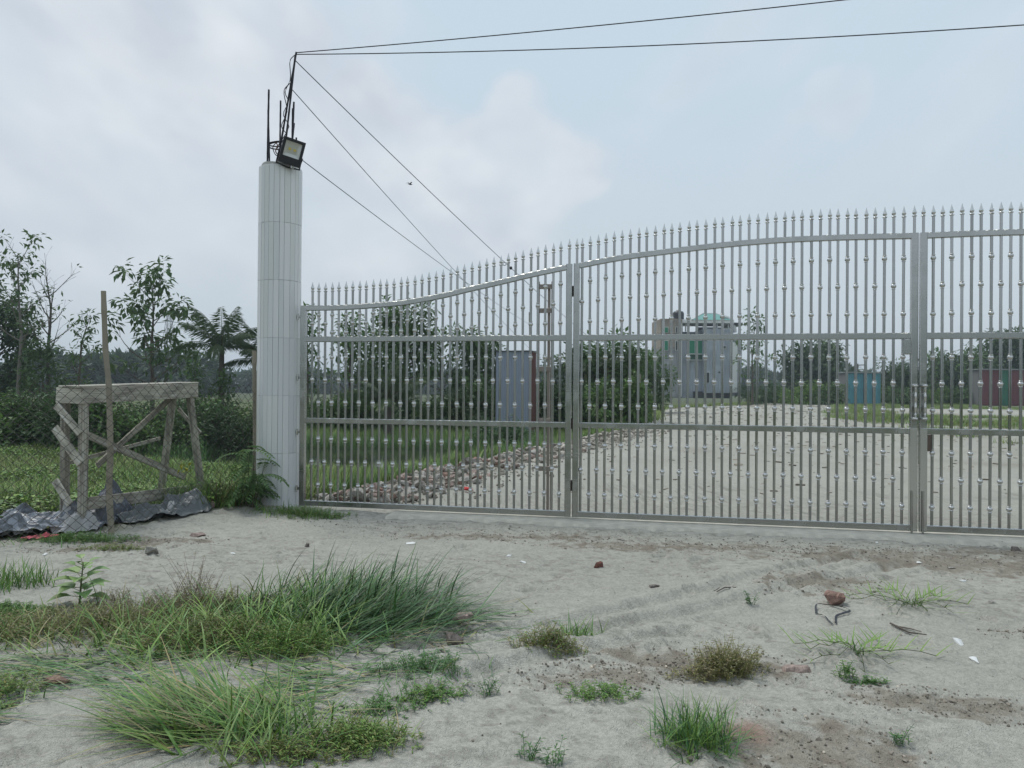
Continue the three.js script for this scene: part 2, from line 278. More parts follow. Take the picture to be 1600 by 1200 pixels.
{ // smooth cement sill that the gate closes over
  const a = 1.2, b = 10.6, n = 60, p = [], c = [], idx = [], prof = [[-0.32, -0.06], [-0.3, 0.018], [-0.1, 0.03], [0.12, 0.03], [0.3, 0.02], [0.36, -0.06]];
  for (let k = 0; k <= n; k++) prof.forEach(([o, y]) => { const s = lerp(a, b, k / n), e = 1 + 0.25 * (fbm(s * 1.6, o > 0 ? 3 : 9, 3) - 0.5) * (Math.abs(o) > 0.2 ? 1 : 0), q = gateAt(s), x = q.x - gd.z * o * e, z = q.z + gd.x * o * e; p.push(x, y + 0.006 * vnoise(s * 3, o * 9), z); c.push(s, o); });
  for (let k = 0; k < n; k++) for (let j = 0; j < prof.length - 1; j++) { const q = k * prof.length + j, w = q + prof.length; idx.push(q, q + 1, w + 1, q, w + 1, w); }
  const g = new THREE.BufferGeometry(); g.setAttribute('position', new THREE.Float32BufferAttribute(p, 3)); g.setAttribute('uv', new THREE.Float32BufferAttribute(c, 2)); g.setIndex(idx); g.computeVertexNormals();
  struct('cement_sill', g, mat(0.56, 0.54, 0.465, 0.98, { side: THREE.DoubleSide, map: noiseTex(256, (i, j) => 0.94 + 0.12 * (tnoise(i / 16, j / 16, 16) - 0.5) + 0.1 * (hash2(i, j) - 0.5), true) }));
}
// hinges, pulls, lock plates, drop bolts
for (const y of [2.346, 1.605, 0.942, 0.256]) {
  const h = part('hinge', new RoundedBoxGeometry(0.075, 0.035, 0.03, 1, 0.004), M.steel, leafA); h.position.set(-0.036, y, 0.0);
  const p = part('pin', new THREE.CylinderGeometry(0.013, 0.013, 0.075, 10), M.steelBright, h); p.position.set(0, 0, 0.018);
}
for (const y of [2.6, 1.1, 0.4]) { const h = part('hinge', new THREE.CylinderGeometry(0.011, 0.011, 0.12, 10), M.rust, leafB); h.position.set(-0.01, y, -0.02); }
for (const [leaf, x] of [[leafB, 3.578 - 0.036], [leafC, 0.036]]) {
  const pl = []; for (let k = 0; k <= 24; k++) { const v = k / 24, a = v * Math.PI * 2 * 3; pl.push(new THREE.Vector2(0.0115 + 0.0035 * Math.cos(a) * (v > 0.15 && v < 0.85 ? 1 : 0), (v - 0.5) * 0.33)); }
  const h = part('pull_handle', new THREE.LatheGeometry(pl, 12), M.steelBright, leaf); h.position.set(x, 1.385, 0.075);
  for (const dy of [-0.17, 0.17]) { const b = part('handle_knob', new THREE.SphereGeometry(0.031, 14, 10), M.steelBright, h); b.position.set(0, dy, -0.012); b.scale.set(1, 0.62, 1); const c = part('handle_standoff', new THREE.CylinderGeometry(0.01, 0.01, 0.045, 8), M.steelBright, h); c.rotation.x = Math.PI / 2; c.position.set(0, dy, -0.045); }
  const plate = part('meeting_plate', new RoundedBoxGeometry(0.0705, 1.06, 0.064, 1, 0.004), M.steelBright, leaf); plate.position.set(x - Math.sign(x - 1) * 0.002, 0.59, 0.0);
  const bolt = part('drop_bolt', new THREE.CylinderGeometry(0.011, 0.011, 0.5, 10), M.steelBar, leaf); bolt.position.set(x + (x > 1 ? -0.022 : -0.006), 0.22, 0.042);
}
{ const l = part('lock_box', new RoundedBoxGeometry(0.075, 0.155, 0.05, 1, 0.005), M.steel, leafB); l.position.set(3.578 - 0.105, 1.955, 0.004);
  const h = part('hasp', new RoundedBoxGeometry(0.04, 0.17, 0.03, 1, 0.005), M.rust, leafC); h.position.set(0.09, 0.965, 0.012);
  const b = part('latch_bolt', new THREE.CylinderGeometry(0.009, 0.009, 0.3, 8), M.steelBar, leafC); b.position.set(-0.007, 0.9, 0.04); }
{ // ladder-like steel post standing just behind the hinged leaf
  const p = gateAt(2.945, 0).add(V(-gd.z, 0, gd.x).multiplyScalar(-0.2)), g0 = H(p.x, p.z);
  const o = thing('steel_post', 'narrow ladder-like brownish steel post standing behind the gate beside the bifold hinge', 'post', [p.x, g0 - 0.05, p.z], GR);
  const pm = new THREE.MeshStandardMaterial({ color: new THREE.Color().setRGB(0.36, 0.32, 0.29), metalness: 0.9, roughness: 0.45 });
  for (const x of [-0.085, 0.085]) part('upright', new RoundedBoxGeometry(0.032, 2.8, 0.03, 1, 0.004), pm, o).position.set(x, 1.4, 0);
  part('upright', new RoundedBoxGeometry(0.03, 2.76, 0.05, 1, 0.004), pm, o).position.set(0.03, 1.38, -0.08);
  for (const y of [2.74, 2.46, 1.78, 1.18, 0.62, 0.12]) part('rung', new RoundedBoxGeometry(0.14, 0.055, 0.028, 1, 0.004), pm, o).position.set(0, y, 0.0);
}

// ------------------------------------------------------------------ tiled column with bare reinforcing rods
const CX = -2.87, CZ = -9.45, CR = 0.255, CH = 4.17;
{
  const o = thing('tiled_column', 'round white column clad in narrow vertical tiles with reinforcing rods on top', 'column', [CX, 0, CZ]);
  part('grout_core', new THREE.CylinderGeometry(CR - 0.012, CR - 0.012, CH - 0.006, 32), M.grout, o).position.y = CH / 2 - 0.02;
  const r = rng(77), N = 24, rows = 6, rh = CH / rows;
  const wv = Array.from({ length: N }, () => 0.8 + 0.4 * r()), sum = wv.reduce((a, b) => a + b, 0);
  const geo = (w, h) => new RoundedBoxGeometry(w, h, 0.012, 1, 0.0018);
  let a = 0;
  for (let k = 0; k < N; k++) {
    const da = wv[k] / sum * Math.PI * 2, am = a + da / 2, w = 2 * CR * Math.tan(da / 2) - 0.0035; a += da;
    const g = geo(w, rh - 0.0022);
    for (let j = 0; j < rows; j++) {
      const t = part('tile', g, M.tile[Math.floor(r() * 4)], o), rr = CR - 0.005 + (r() - 0.5) * 0.0022;
      t.position.set(Math.sin(am) * rr, (j + 0.5) * rh + (r() - 0.5) * 0.003 - 0.005, Math.cos(am) * rr); t.rotation.set(0, am + (r() - 0.5) * 0.035, 0);
    }
  }
  const cap = new THREE.CylinderGeometry(CR - 0.03, CR - 0.015, 0.05, 28, 2); { const p = cap.attributes.position; for (let k = 0; k < p.count; k++) if (p.getY(k) > 0) p.setY(k, p.getY(k) + 0.02 * vnoise(p.getX(k) * 18 + 5, p.getZ(k) * 18)); cap.computeVertexNormals(); }
  part('concrete_cap', cap, M.concrete, o).position.y = CH + 0.0;
  // rods, written as height above the column's top and offsets from its axis
  const rod = (x0, z0, x1, h, z1, rad = 0.0125) => { const b = new Builder(), a0 = V(x0, CH - 0.03, z0), a1 = V(x1, CH + h, z1), n = 14, pts = [], rr = []; for (let k = 0; k <= n; k++) { pts.push(a0.clone().lerp(a1, k / n)); rr.push(rad * (k % 2 ? 1 : 0.9)); } b.tube(pts, rr, [1, 1, 1], 7); part('reinforcing_rod', b.build(), M.rebar, o); };
  rod(-0.147, 0.06, -0.137, 0.96, 0.06); rod(-0.09, 0.15, -0.115, 0.68, 0.15, 0.011);
  rod(-0.1, -0.12, 0.178, 1.45, 0.0); rod(0.02, 0.0, 0.172, 1.4, 0.02); rod(0.028, 0.14, 0.03, 0.8, 0.13, 0.011); rod(0.1, -0.1, 0.125, 0.87, -0.1); rod(0.13, -0.02, 0.135, 0.76, -0.02); rod(0.165, -0.08, 0.165, 0.42, -0.08, 0.011); rod(0.05, -0.17, 0.12, 0.62, -0.14, 0.011);
  for (const [y, tilt, rr] of [[0.315, 0.12, 0.155], [0.29, 0.02, 0.15]]) { const ring = part('stirrup_ring', new THREE.TorusGeometry(rr, 0.008, 6, 32), M.rebar, o); ring.rotation.set(Math.PI / 2 + tilt, 0.1, 0); ring.position.set(0.0, CH + y, 0); }
  const lb = new Builder(), cw = (arr) => lb.tube(new THREE.CatmullRomCurve3(arr.map((q) => V(...q))).getPoints(30), 0.0055, [1, 1, 1], 5);
  cw([[0.168, CH + 1.4, 0.03], [0.115, CH + 1.33, 0.04], [0.12, CH + 1.1, 0.04], [0.06, CH + 0.93, 0.05], [0.1, CH + 0.82, 0.05], [0.05, CH + 0.65, 0.08], [0.12, CH + 0.5, 0.08], [0.02, CH + 0.28, 0.1], [0.06, CH + 0.12, 0.12], [0.03, CH + 0.02, 0.13]]);
  cw([[0.11, CH + 1.05, 0.03], [0.05, CH + 0.95, 0.06], [0.08, CH + 0.7, 0.03], [0.03, CH + 0.5, 0.08], [0.09, CH + 0.4, 0.07], [0.0, CH + 0.25, 0.12], [0.05, CH + 0.1, 0.16]]);
  cw([[0.0, CH + 0.3, 0.14], [-0.05, CH + 0.22, 0.16], [0.0, CH + 0.12, 0.17], [0.05, CH + 0.2, 0.15], [0.09, CH + 0.15, 0.17]]);
  part('tied_cable', lb.build(), M.cable, o);
  const rb = new Builder(); rb.tube(new THREE.CatmullRomCurve3([[-0.03, 0.3, 0.14], [0.01, 0.24, 0.17], [-0.01, 0.17, 0.18], [0.03, 0.1, 0.16], [0.0, 0.05, 0.15]].map(([x, y, z]) => V(x, CH + y, z))).getPoints(20), 0.007, [1, 1, 1], 5);
  part('brown_cable', rb.build(), mat(0.16, 0.08, 0.06, 0.7), o);
}
{ // floodlight: built facing +z, then tilted on the rods
  const o = thing('floodlight', 'black square floodlight with two yellow diodes fixed on top of the column', 'floodlight', [CX + 0.215, CH + 0.13, CZ + 0.28]);
  o.rotation.order = 'YXZ'; o.rotation.set(0.2, 0.42, -0.21);
  const fr = 0.25;
  const sh = new THREE.Shape([[-0.125, -0.15], [0.125, -0.15], [0.125, 0.145], [-0.125, 0.145]].map((q) => new THREE.Vector2(...q))), ho = new THREE.Path([[-0.1, -0.07], [0.1, -0.07], [0.1, 0.12], [-0.1, 0.12]].map((q) => new THREE.Vector2(...q))); sh.holes.push(ho);
  const fg = new THREE.ExtrudeGeometry(sh, { depth: 0.03, bevelEnabled: true, bevelSize: 0.005, bevelThickness: 0.005, bevelSegments: 2 });
  part('frame', fg, M.black, o);
  const hs = part('housing', new RoundedBoxGeometry(0.22, 0.25, 0.06, 2, 0.012), M.black, o); hs.position.set(0, 0, -0.036);
  for (let k = 0; k < 8; k++) part('cooling_fin', new RoundedBoxGeometry(0.006, 0.2, 0.03, 1, 0.002), M.black, hs).position.set(-0.09 + k * 0.0257, 0, -0.042);
  const b = new Builder(), wc = [1, 1, 1], o4 = [V(-0.1, -0.07, 0.02), V(0.1, -0.07, 0.02), V(0.1, 0.12, 0.02), V(-0.1, 0.12, 0.02)], i4 = [V(-0.06, -0.025, -0.003), V(0.06, -0.025, -0.003), V(0.06, 0.075, -0.003), V(-0.06, 0.075, -0.003)];
  for (let k = 0; k < 4; k++) { const n = (k + 1) % 4; b.quad(o4[k], o4[n], i4[n], i4[k], wc); } b.quad(...i4, wc);
  part('reflector', b.build(), mat(0.62, 0.62, 0.6, 0.35, { metalness: 0.6, side: THREE.DoubleSide }), o);
  for (const x of [-0.03, 0.03]) part('diode', new RoundedBoxGeometry(0.03, 0.03, 0.006, 1, 0.002), mat(0.75, 0.6, 0.12, 0.5), o).position.set(x, 0.028, 0.002);
  part('glass', new THREE.BoxGeometry(0.199, 0.189, 0.002), new THREE.MeshPhysicalMaterial({ color: 0xffffff, transmission: 1, roughness: 0.06, thickness: 0, ior: 1.5 }), o).position.set(0, 0.025, 0.026);
  const yb = new Builder(); yb.tube([V(-0.14, -0.03, -0.03), V(-0.14, -0.17, -0.03), V(0, -0.185, -0.03), V(0.14, -0.17, -0.03), V(0.14, -0.03, -0.03)], 0.011, wc, 6); part('bracket', yb.build(), M.black, o);
  part('bracket_bolt', new THREE.CylinderGeometry(0.022, 0.022, 0.03, 10), M.steel, o).position.set(0.05, -0.17, 0.0);
}
// ------------------------------------------------------------------ wires
function wire(label, a, b, sag, rad, m = M.cable, end = null) {
  const pts = []; for (let k = 0; k <= 40; k++) { const t = k / 40, p = a.clone().lerp(b, t); p.y -= sag * 4 * t * (1 - t); pts.push(p); }
  const B = new Builder(); B.tube(pts, rad, [1, 1, 1], 5);
  return solo('overhead_wire', B.build(), m, label, 'wire');
}
const mast = V(CX + 0.176, CH + 1.44, CZ + 0.005);
wire('upper black wire from the rod tip to the top edge of the picture', mast, V(11.3, 5.97, -6.5), 0.12, 0.0062);
wire('lower black wire from the rod tip to the right edge of the picture', mast.clone().add(V(-0.005, -0.025, 0.01)), V(11.3, 5.3, -6.5), 0.2, 0.0062);
const W3 = wire('longest of three wires slanting down behind the gate from the rod tip', mast.clone().add(V(-0.005, -0.1, 0)), at(1000, 588, 33), 0.25, 0.0062, M.wire);
{ const a = mast.clone().add(V(-0.005, -0.1, 0)), b = at(1000, 588, 33); let q = [0.1, 0.1], best = [1e9, 1e9]; for (let t = 0.02; t < 0.6; t += 0.001) { const p = a.clone().lerp(b, t), sx = 800 + p.x / -p.z * 1200; [787, 797].forEach((x, k) => { if (Math.abs(sx - x) < best[k]) { best[k] = Math.abs(sx - x); q[k] = t; } }); }
  const P = q.map((t) => { const p = a.clone().lerp(b, t); p.y -= 0.25 * 4 * t * (1 - t); return p; }), L = new THREE.TorusGeometry(0.035, 0.006, 6, 14); L.translate(P[0].x, P[0].y - 0.04, P[0].z); const s = new THREE.SphereGeometry(0.035, 10, 8); s.scale(0.9, 1.1, 0.9); s.translate(P[1].x, P[1].y, P[1].z); part('insulator_knot', mergeGeometries([L, s]), M.cable, W3); }
wire('steepest slanting wire tied halfway up the rods', V(CX + 0.118, CH + 1.0, CZ + 0.01), at(828, 545, 33), 0.1, 0.0056, M.wire);
wire('lowest slanting wire starting at the floodlight', V(CX + 0.3, CH + 0.08, CZ + 0.1), at(828, 507, 33), 0.1, 0.0056, M.wire);

// ------------------------------------------------------------------ bamboo posts and chain-link fence
function bamboo(name, label, p, top, rad, group) {
  const base = V(p.x, H(p.x, p.z) - 0.1, p.z), o = thing(name, label, 'post', base.toArray(), 0, group), b = new Builder(), n = 26, pts = [], rr = [], r = rng(Math.round(p.x * 99));
  const up = top.clone().sub(base);
  for (let k = 0; k <= n; k++) { const t = k / n; pts.push(up.clone().multiplyScalar(t).add(V((vnoise(t * 5, p.x) - 0.5) * 0.03, 0, (vnoise(t * 5, p.z) - 0.5) * 0.03))); rr.push(rad * (1 - 0.2 * t) * (k % 4 === 0 ? 1.12 : 1)); }
  for (let k = 0; k < n; k++) { const q = 0.8 + 0.4 * vnoise(k * 0.7, 9); b.tube([pts[k], pts[k + 1]], [rr[k], rr[k + 1]], [0.25 * q, 0.225 * q, 0.175 * q], 9, k === n - 1); }
  part('cane', b.build(), M.plain, o); return o;
}
const P1 = gnd(174, 836), P2 = V(-3.17, 0, -9.52), P0 = V(-6.3, 0, -6.2);
bamboo('bamboo_post', 'tall weathered bamboo fence post in front of the timber trestle', P1, at(164, 455, -P1.z + 0.05), 0.031);
bamboo('bamboo_post', 'bamboo fence post standing against the white column', P2, at(397, 548, -P2.z), 0.03);
bamboo('bamboo_post', 'bamboo fence post outside the left edge of the picture', P0, V(P0.x, 1.7, P0.z), 0.04);
{
  const o = thing('chain_link_fence', 'rusty chain-link netting strung between the bamboo posts in front of the trestle', 'fence', [P1.x, 0, P1.z]);
  const B = new Builder(), path = [P0, P1, P2].map((q) => V(q.x, 0, q.z)), L1 = path[0].distanceTo(path[1]), L2 = path[1].distanceTo(path[2]);
  const on = (s) => (s < L1 ? path[0].clone().lerp(path[1], s / L1) : path[1].clone().lerp(path[2], (s - L1) / L2));
  const hd = 0.052, nrm = V(0.75, 0, 0.66), col = [0.1, 0.095, 0.085], r = rng(3);
  const pos = (s, y, off) => { const q = on(clamp(s, 0, L1 + L2 - 0.01)), g = H(q.x, q.z), bow = 0.05 * (fbm(s * 1.3, y * 1.6, 2) - 0.5), sagg = 0.06 * Math.sin(clamp(s / L1 % 1) * Math.PI) * y; return q.addScaledVector(nrm, 0.045 + bow + off).setY(g + 0.02 + y - sagg); };
  const nW = Math.floor((L1 + L2) / hd);
  for (let k = 0; k < nW; k++) {
    const pts = [], rows = 29 - Math.floor(2 * vnoise(k * 0.2, 4)); for (let j = 0; j <= rows; j++) pts.push(pos(k * hd + ((j + k) % 2 ? hd * 0.5 + 0.003 : -hd * 0.5 - 0.003), j * hd, (j % 2 ? 0.002 : -0.002)));
    for (let j = 1; j < pts.length; j++) B.tube([pts[j - 1], pts[j]], 0.0026, col, 3, false);
  }
  const g = B.build(); g.translate(-P1.x, 0, -P1.z);
  const net = part('netting', g, vmat(0.7, { metalness: 0.4 }), o); net.userData.kind = 'stuff';
}

// ------------------------------------------------------------------ timber trestle
const woodTex = noiseTex(256, (i, j) => { const v = 0.88 + 0.34 * (tnoise(i / 3, j / 60, 85) - 0.5) + 0.36 * (tnoise(i / 24, j / 50, 10) - 0.5); return [v, v * 0.98, v * 0.94]; }, true);
{
  const A = V(-4.33, 0, -7.82), Bp = V(-3.97, 0, -9.62), u = Bp.clone().sub(A).normalize(), w = V(-u.z, 0, u.x).multiplyScalar(-1); if (w.x > 0) w.negate();
  const ga = H(A.x, A.z), gb = H(Bp.x, Bp.z) + 0.05, gA2 = H(A.x + w.x * 0.3, A.z + w.z * 0.3);
  const o = thing('timber_trestle', 'grey weathered timber trestle with crossed braces behind the chain-link fence', 'trestle', [A.x, ga, A.z]);
  const tone = [mat(0.48, 0.47, 0.435, 0.95, { map: woodTex }), mat(0.38, 0.37, 0.335, 0.95, { map: woodTex }), mat(0.62, 0.61, 0.575, 0.95, { map: woodTex })];
  const Lp = A.distanceTo(Bp), P = (s, t, y) => A.clone().addScaledVector(u, s).addScaledVector(w, t).setY(y);
  const board = (name, a, b, h, t, ti, face) => { // a plank from a to b, h high, t thick; face = horizontal direction of thickness
    const d = b.clone().sub(a), L = d.length(), g = new RoundedBoxGeometry(t, h, L, 1, 0.004), p = g.attributes.position, r = rng(Math.round((a.x + b.y) * 991) + Math.round(L * 77));
    const j = [r(), r(), r(), r()]; for (let k = 0; k < p.count; k++) { const zz = p.getZ(k) / L + 0.5; p.setY(k, p.getY(k) * (1 + 0.12 * (j[0] - 0.5) * zz) + 0.012 * (j[1] - 0.5) * Math.sin(zz * 5)); }
    g.computeVertexNormals(); g.setAttribute('uv', new THREE.Float32BufferAttribute(Array.from({ length: p.count }, (_, k) => [(p.getY(k) + p.getX(k)) * 3 + j[2], p.getZ(k) * 1.2 + j[3]]).flat(), 2));
    const m = part(name, g, tone[ti], o), z = d.normalize(), x = face.clone().addScaledVector(z, -face.dot(z)).normalize(), y = z.clone().cross(x);
    m.quaternion.setFromRotationMatrix(new THREE.Matrix4().makeBasis(x, y, z)); m.position.copy(a.clone().add(b).multiplyScalar(0.5).sub(o.position));
  };
  const Wd = 0.3, yt = 1.385;
  board('top_board', P(-0.06, 0.0, yt), P(Lp + 0.05, 0.0, yt + 0.055), 0.16, 0.028, 0, w.clone());
  board('top_board', P(-0.04, Wd, yt), P(Lp + 0.02, Wd, yt + 0.05), 0.15, 0.028, 1, w.clone());
  board('end_board', P(-0.035, -0.01, yt - 0.005), P(-0.035, Wd + 0.02, yt + 0.01), 0.16, 0.026, 2, u.clone());
  board('end_board', P(Lp + 0.02, 0.02, yt + 0.04), P(Lp + 0.02, Wd - 0.02, yt + 0.04), 0.14, 0.026, 1, u.clone());
  for (let k = 0; k < 3; k++) board('deck_plank', P(-0.1 + k * 0.02, 0.04 + k * 0.1, yt + 0.095), P(Lp + 0.08, 0.04 + k * 0.1, yt + 0.15), 0.085, 0.016, [2, 1, 2][k], V(0, 1, 0));
  board('leg', P(0.0, 0.035, ga - 0.05), P(0.0, 0.035, yt - 0.02), 0.07, 0.07, 0, w.clone());
  board('leg', P(0.02, Wd - 0.04, gA2 - 0.05), P(0.02, Wd - 0.04, yt - 0.02), 0.07, 0.065, 1, w.clone());
  board('leg', P(Lp - 0.02, -0.16, gb - 0.1), P(Lp - 0.05, 0.05, yt + 0.03), 0.08, 0.06, 1, w.clone());
  board('leg', P(Lp - 0.1, Wd + 0.12, gb - 0.1), P(Lp - 0.07, Wd - 0.05, yt + 0.03), 0.08, 0.06, 1, w.clone());
  board('lower_rail', P(0.02, -0.016, ga + 0.27), P(Lp + 0.03, -0.13, gb + 0.2), 0.13, 0.026, 0, w.clone());
  board('lower_rail', P(0.02, Wd, ga + 0.66), P(Lp - 0.2, Wd + 0.04, ga + 0.83), 0.04, 0.02, 1, w.clone());
  board('diagonal_brace', P(0.05, 0.08, 1.0), P(Lp - 0.15, 0.03, 0.36), 0.075, 0.024, 1, w.clone());
  board('diagonal_brace', P(Lp - 0.12, Wd - 0.07, 1.36), P(0.45, Wd - 0.06, 0.62), 0.07, 0.024, 1, w.clone());
  board('end_brace', P(-0.045, Wd + 0.02, 1.29), P(-0.05, 0.03, 1.0), 0.075, 0.024, 2, u.clone());
  board('end_brace', P(-0.05, Wd + 0.03, 1.06), P(-0.052, 0.02, 0.7), 0.085, 0.024, 2, u.clone());
  board('end_brace', P(-0.05, Wd + 0.02, 0.52), P(-0.05, 0.14, 0.28), 0.08, 0.024, 2, u.clone());
  board('end_brace', P(Lp + 0.03, Wd - 0.05, 1.2), P(Lp + 0.03, -0.06, 0.9), 0.05, 0.02, 2, u.clone());
}
// ------------------------------------------------------------------ crumpled sheeting
function crumple(name, label, cat, cx, cz, rx, rz, ht, m, seed, turn = 0, n = 70, fold = 1) {
  const p = [], idx = [], r = rng(seed), off = r() * 90, uv = [], g0 = H(cx, cz);
  const fn = (u, v) => {
    const q = Math.hypot(u, v), edge = smooth(1.05, 0.3, q + 0.5 * (fbm(u * 2 + off, v * 2, 2) - 0.5));
    const wu = u + 0.5 * (fbm(u * 1.5 + off, v * 1.5 + 3, 3) - 0.5), wv = v + 0.5 * (fbm(u * 1.5 + 9, v * 1.5 + off, 3) - 0.5);
    let h = ht * edge * (0.2 + 1.15 * fbm(u * 1.3 + off, v * 1.7 + 3, 2));
    const pleat = (a, f, st, k) => { const x = (wu * Math.cos(a) + wv * Math.sin(a)) * f, y = (wv * Math.cos(a) - wu * Math.sin(a)) * f / st; const n = 1 - Math.abs(2 * vnoise(x + off + k, y + k * 3) - 1); return n * n; }; // long soft folds, sharp along their crests
    h += fold * (0.3 + edge) * (0.11 * pleat(0.5 + seed, 2.6, 3.5, 1) + 0.075 * pleat(2.0 + seed, 3.8, 4, 5) + 0.035 * pleat(1.2 + seed, 8, 4.5, 9) - 0.09);
    return [u * rx + fold * 0.12 * rx * (vnoise(u * 5 + off, v * 5) - 0.5), Math.max(h, 0.012 + 0.02 * vnoise(u * 9, v * 9 + off)), v * rz + fold * 0.12 * rz * (vnoise(u * 5, v * 5 + off) - 0.5)];
  };
  for (let j = 0; j <= n; j++) for (let i = 0; i <= n; i++) {
    let u = i / n * 2 - 1, v = j / n * 2 - 1; const k = 1 - 0.2 * Math.abs(u * v) - 0.3 * fbm(Math.atan2(v, u) * 2.5 + off, 1, 3); u *= k; v *= k;
    const [x, y, z] = fn(u, v), X = x * Math.cos(turn) + z * Math.sin(turn), Z = z * Math.cos(turn) - x * Math.sin(turn);
    p.push(X, y + Math.max(H(cx + X, cz + Z) - g0, -0.05), Z); uv.push(i / n * 2, j / n * 2);
    if (i && j) { const a = (j - 1) * (n + 1) + i - 1; idx.push(a, a + n + 1, a + n + 2, a, a + n + 2, a + 1); }
  }
  let g = new THREE.BufferGeometry(); g.setAttribute('position', new THREE.Float32BufferAttribute(p, 3)); g.setAttribute('uv', new THREE.Float32BufferAttribute(uv, 2)); g.setIndex(idx); g.computeVertexNormals();
  const o = solo(name, g, m, label, cat); o.position.set(cx, g0, cz); return o;
}
const tarpTex = noiseTex(256, (i, j) => { const s = tnoise(i / 20 + 4, j / 28, 12), v = 0.7 + 0.2 * (hash2(i, j >> 2) - 0.5) + (s > 0.68 ? 0.28 : 0) + (j % 32 < 5 ? 0.14 : 0) + 0.18 * (tnoise(i / 5, j / 5, 51) - 0.5); return [v, v, v]; }, true);
crumple('crumpled_tarpaulin', 'crumpled blue-grey tarpaulin heaped on the ground left of the trestle leg', 'tarpaulin', -4.82, -7.9, 0.95, 0.55, 0.26, mat(0.25, 0.28, 0.33, 0.36, { map: tarpTex, side: THREE.DoubleSide }), 11, 0.5, 150);
crumple('crumpled_tarpaulin', 'bluish crumpled sheet lying behind the front leg of the trestle', 'tarpaulin', -4.3, -8.25, 0.42, 0.28, 0.28, mat(0.16, 0.18, 0.22, 0.45, { map: tarpTex, side: THREE.DoubleSide }), 13, 0.9, 110);
crumple('dark_plastic_sheet', 'dark plastic sheet lying under the trestle right of the bamboo post', 'plastic sheet', -3.8, -8.5, 0.62, 0.36, 0.13, mat(0.12, 0.135, 0.14, 0.35, { side: THREE.DoubleSide }), 23, 0.85, 120);
crumple('white_sack', 'dirty white sack slumped against the front leg of the trestle', 'sack', -4.42, -7.78, 0.26, 0.18, 0.24, mat(0.42, 0.42, 0.42, 0.7, { side: THREE.DoubleSide }), 31, 0.6, 70, 0.7);
crumple('torn_sack', 'small torn white sack on the dark plastic sheet under the trestle', 'sack', -3.72, -8.45, 0.13, 0.09, 0.15, mat(0.55, 0.55, 0.55, 0.7, { side: THREE.DoubleSide }), 37, 0.5, 28, 0.5);
crumple('pink_cloth', 'pinkish red cloth on the ground in front of the blue-grey tarpaulin', 'cloth', -4.58, -7.48, 0.19, 0.07, 0.035, mat(0.5, 0.11, 0.14, 0.8, { side: THREE.DoubleSide }), 41, 0.5, 34, 0.45);
crumple('paper_scrap', 'pale printed paper lying on the tarpaulin at the left edge', 'paper', -4.9, -7.62, 0.16, 0.08, 0.2, mat(0.55, 0.56, 0.58, 0.7, { side: THREE.DoubleSide }), 47, 0.3, 24, 0.35);

// ------------------------------------------------------------------ leaves, blades, trees
const tone = (c, r, a = 0.35) => { const k = 1 - a / 2 + a * r(), w = (r() - 0.5) * 0.16; return [c[0] * k * (1 + w), c[1] * k, c[2] * k * (1 - w)]; };
function leaf(B, o, dir, up, len, wid, col) { // folded leaf of four faces
  const s = dir.clone().cross(up).normalize(), n = s.clone().cross(dir).normalize(), m = o.clone().addScaledVector(dir, len * 0.45), tip = o.clone().addScaledVector(dir, len).addScaledVector(n, -len * 0.12);
  const l = m.clone().addScaledVector(s, wid / 2).addScaledVector(n, wid * 0.14), r = m.clone().addScaledVector(s, -wid / 2).addScaledVector(n, wid * 0.14);
  B.tri(o, l, tip, col); B.tri(o, tip, r, col);
}
function blade(B, o, az, tilt, len, wid, droop, col, seg = 4, twist = 0) {
  let p = o.clone(), a = tilt; const s = V(-Math.sin(az + twist), 0, Math.cos(az + twist)); let pl = p.clone().addScaledVector(s, wid / 2), pr = p.clone().addScaledVector(s, -wid / 2);
  for (let k = 1; k <= seg; k++) {
    const st = len / seg; p = p.clone().add(V(Math.cos(az) * Math.sin(a) * st, Math.cos(a) * st, Math.sin(az) * Math.sin(a) * st)); a += droop / seg;
    const g = H2(p.x, p.z) + 0.006; if (p.y < g) { p.y = g + 0.004; a = Math.min(a, 1.5); }
    const w = wid * (1 - (k / seg) ** 1.6) / 2;
    if (k === seg) B.tri(pl, pr, p, col); else { const l = p.clone().addScaledVector(s, w), r = p.clone().addScaledVector(s, -w); B.quad(pl, pr, r, l, col); pl = l; pr = r; }
  }
}
let H2 = H;
const GREEN = { grass: [0.085, 0.195, 0.04], blue: [0.06, 0.15, 0.055], pale: [0.19, 0.28, 0.085], straw: [0.3, 0.26, 0.14], olive: [0.19, 0.2, 0.06], dark: [0.06, 0.115, 0.038], tree: [0.085, 0.165, 0.045], teak: [0.085, 0.155, 0.05], weed: [0.155, 0.265, 0.05] };

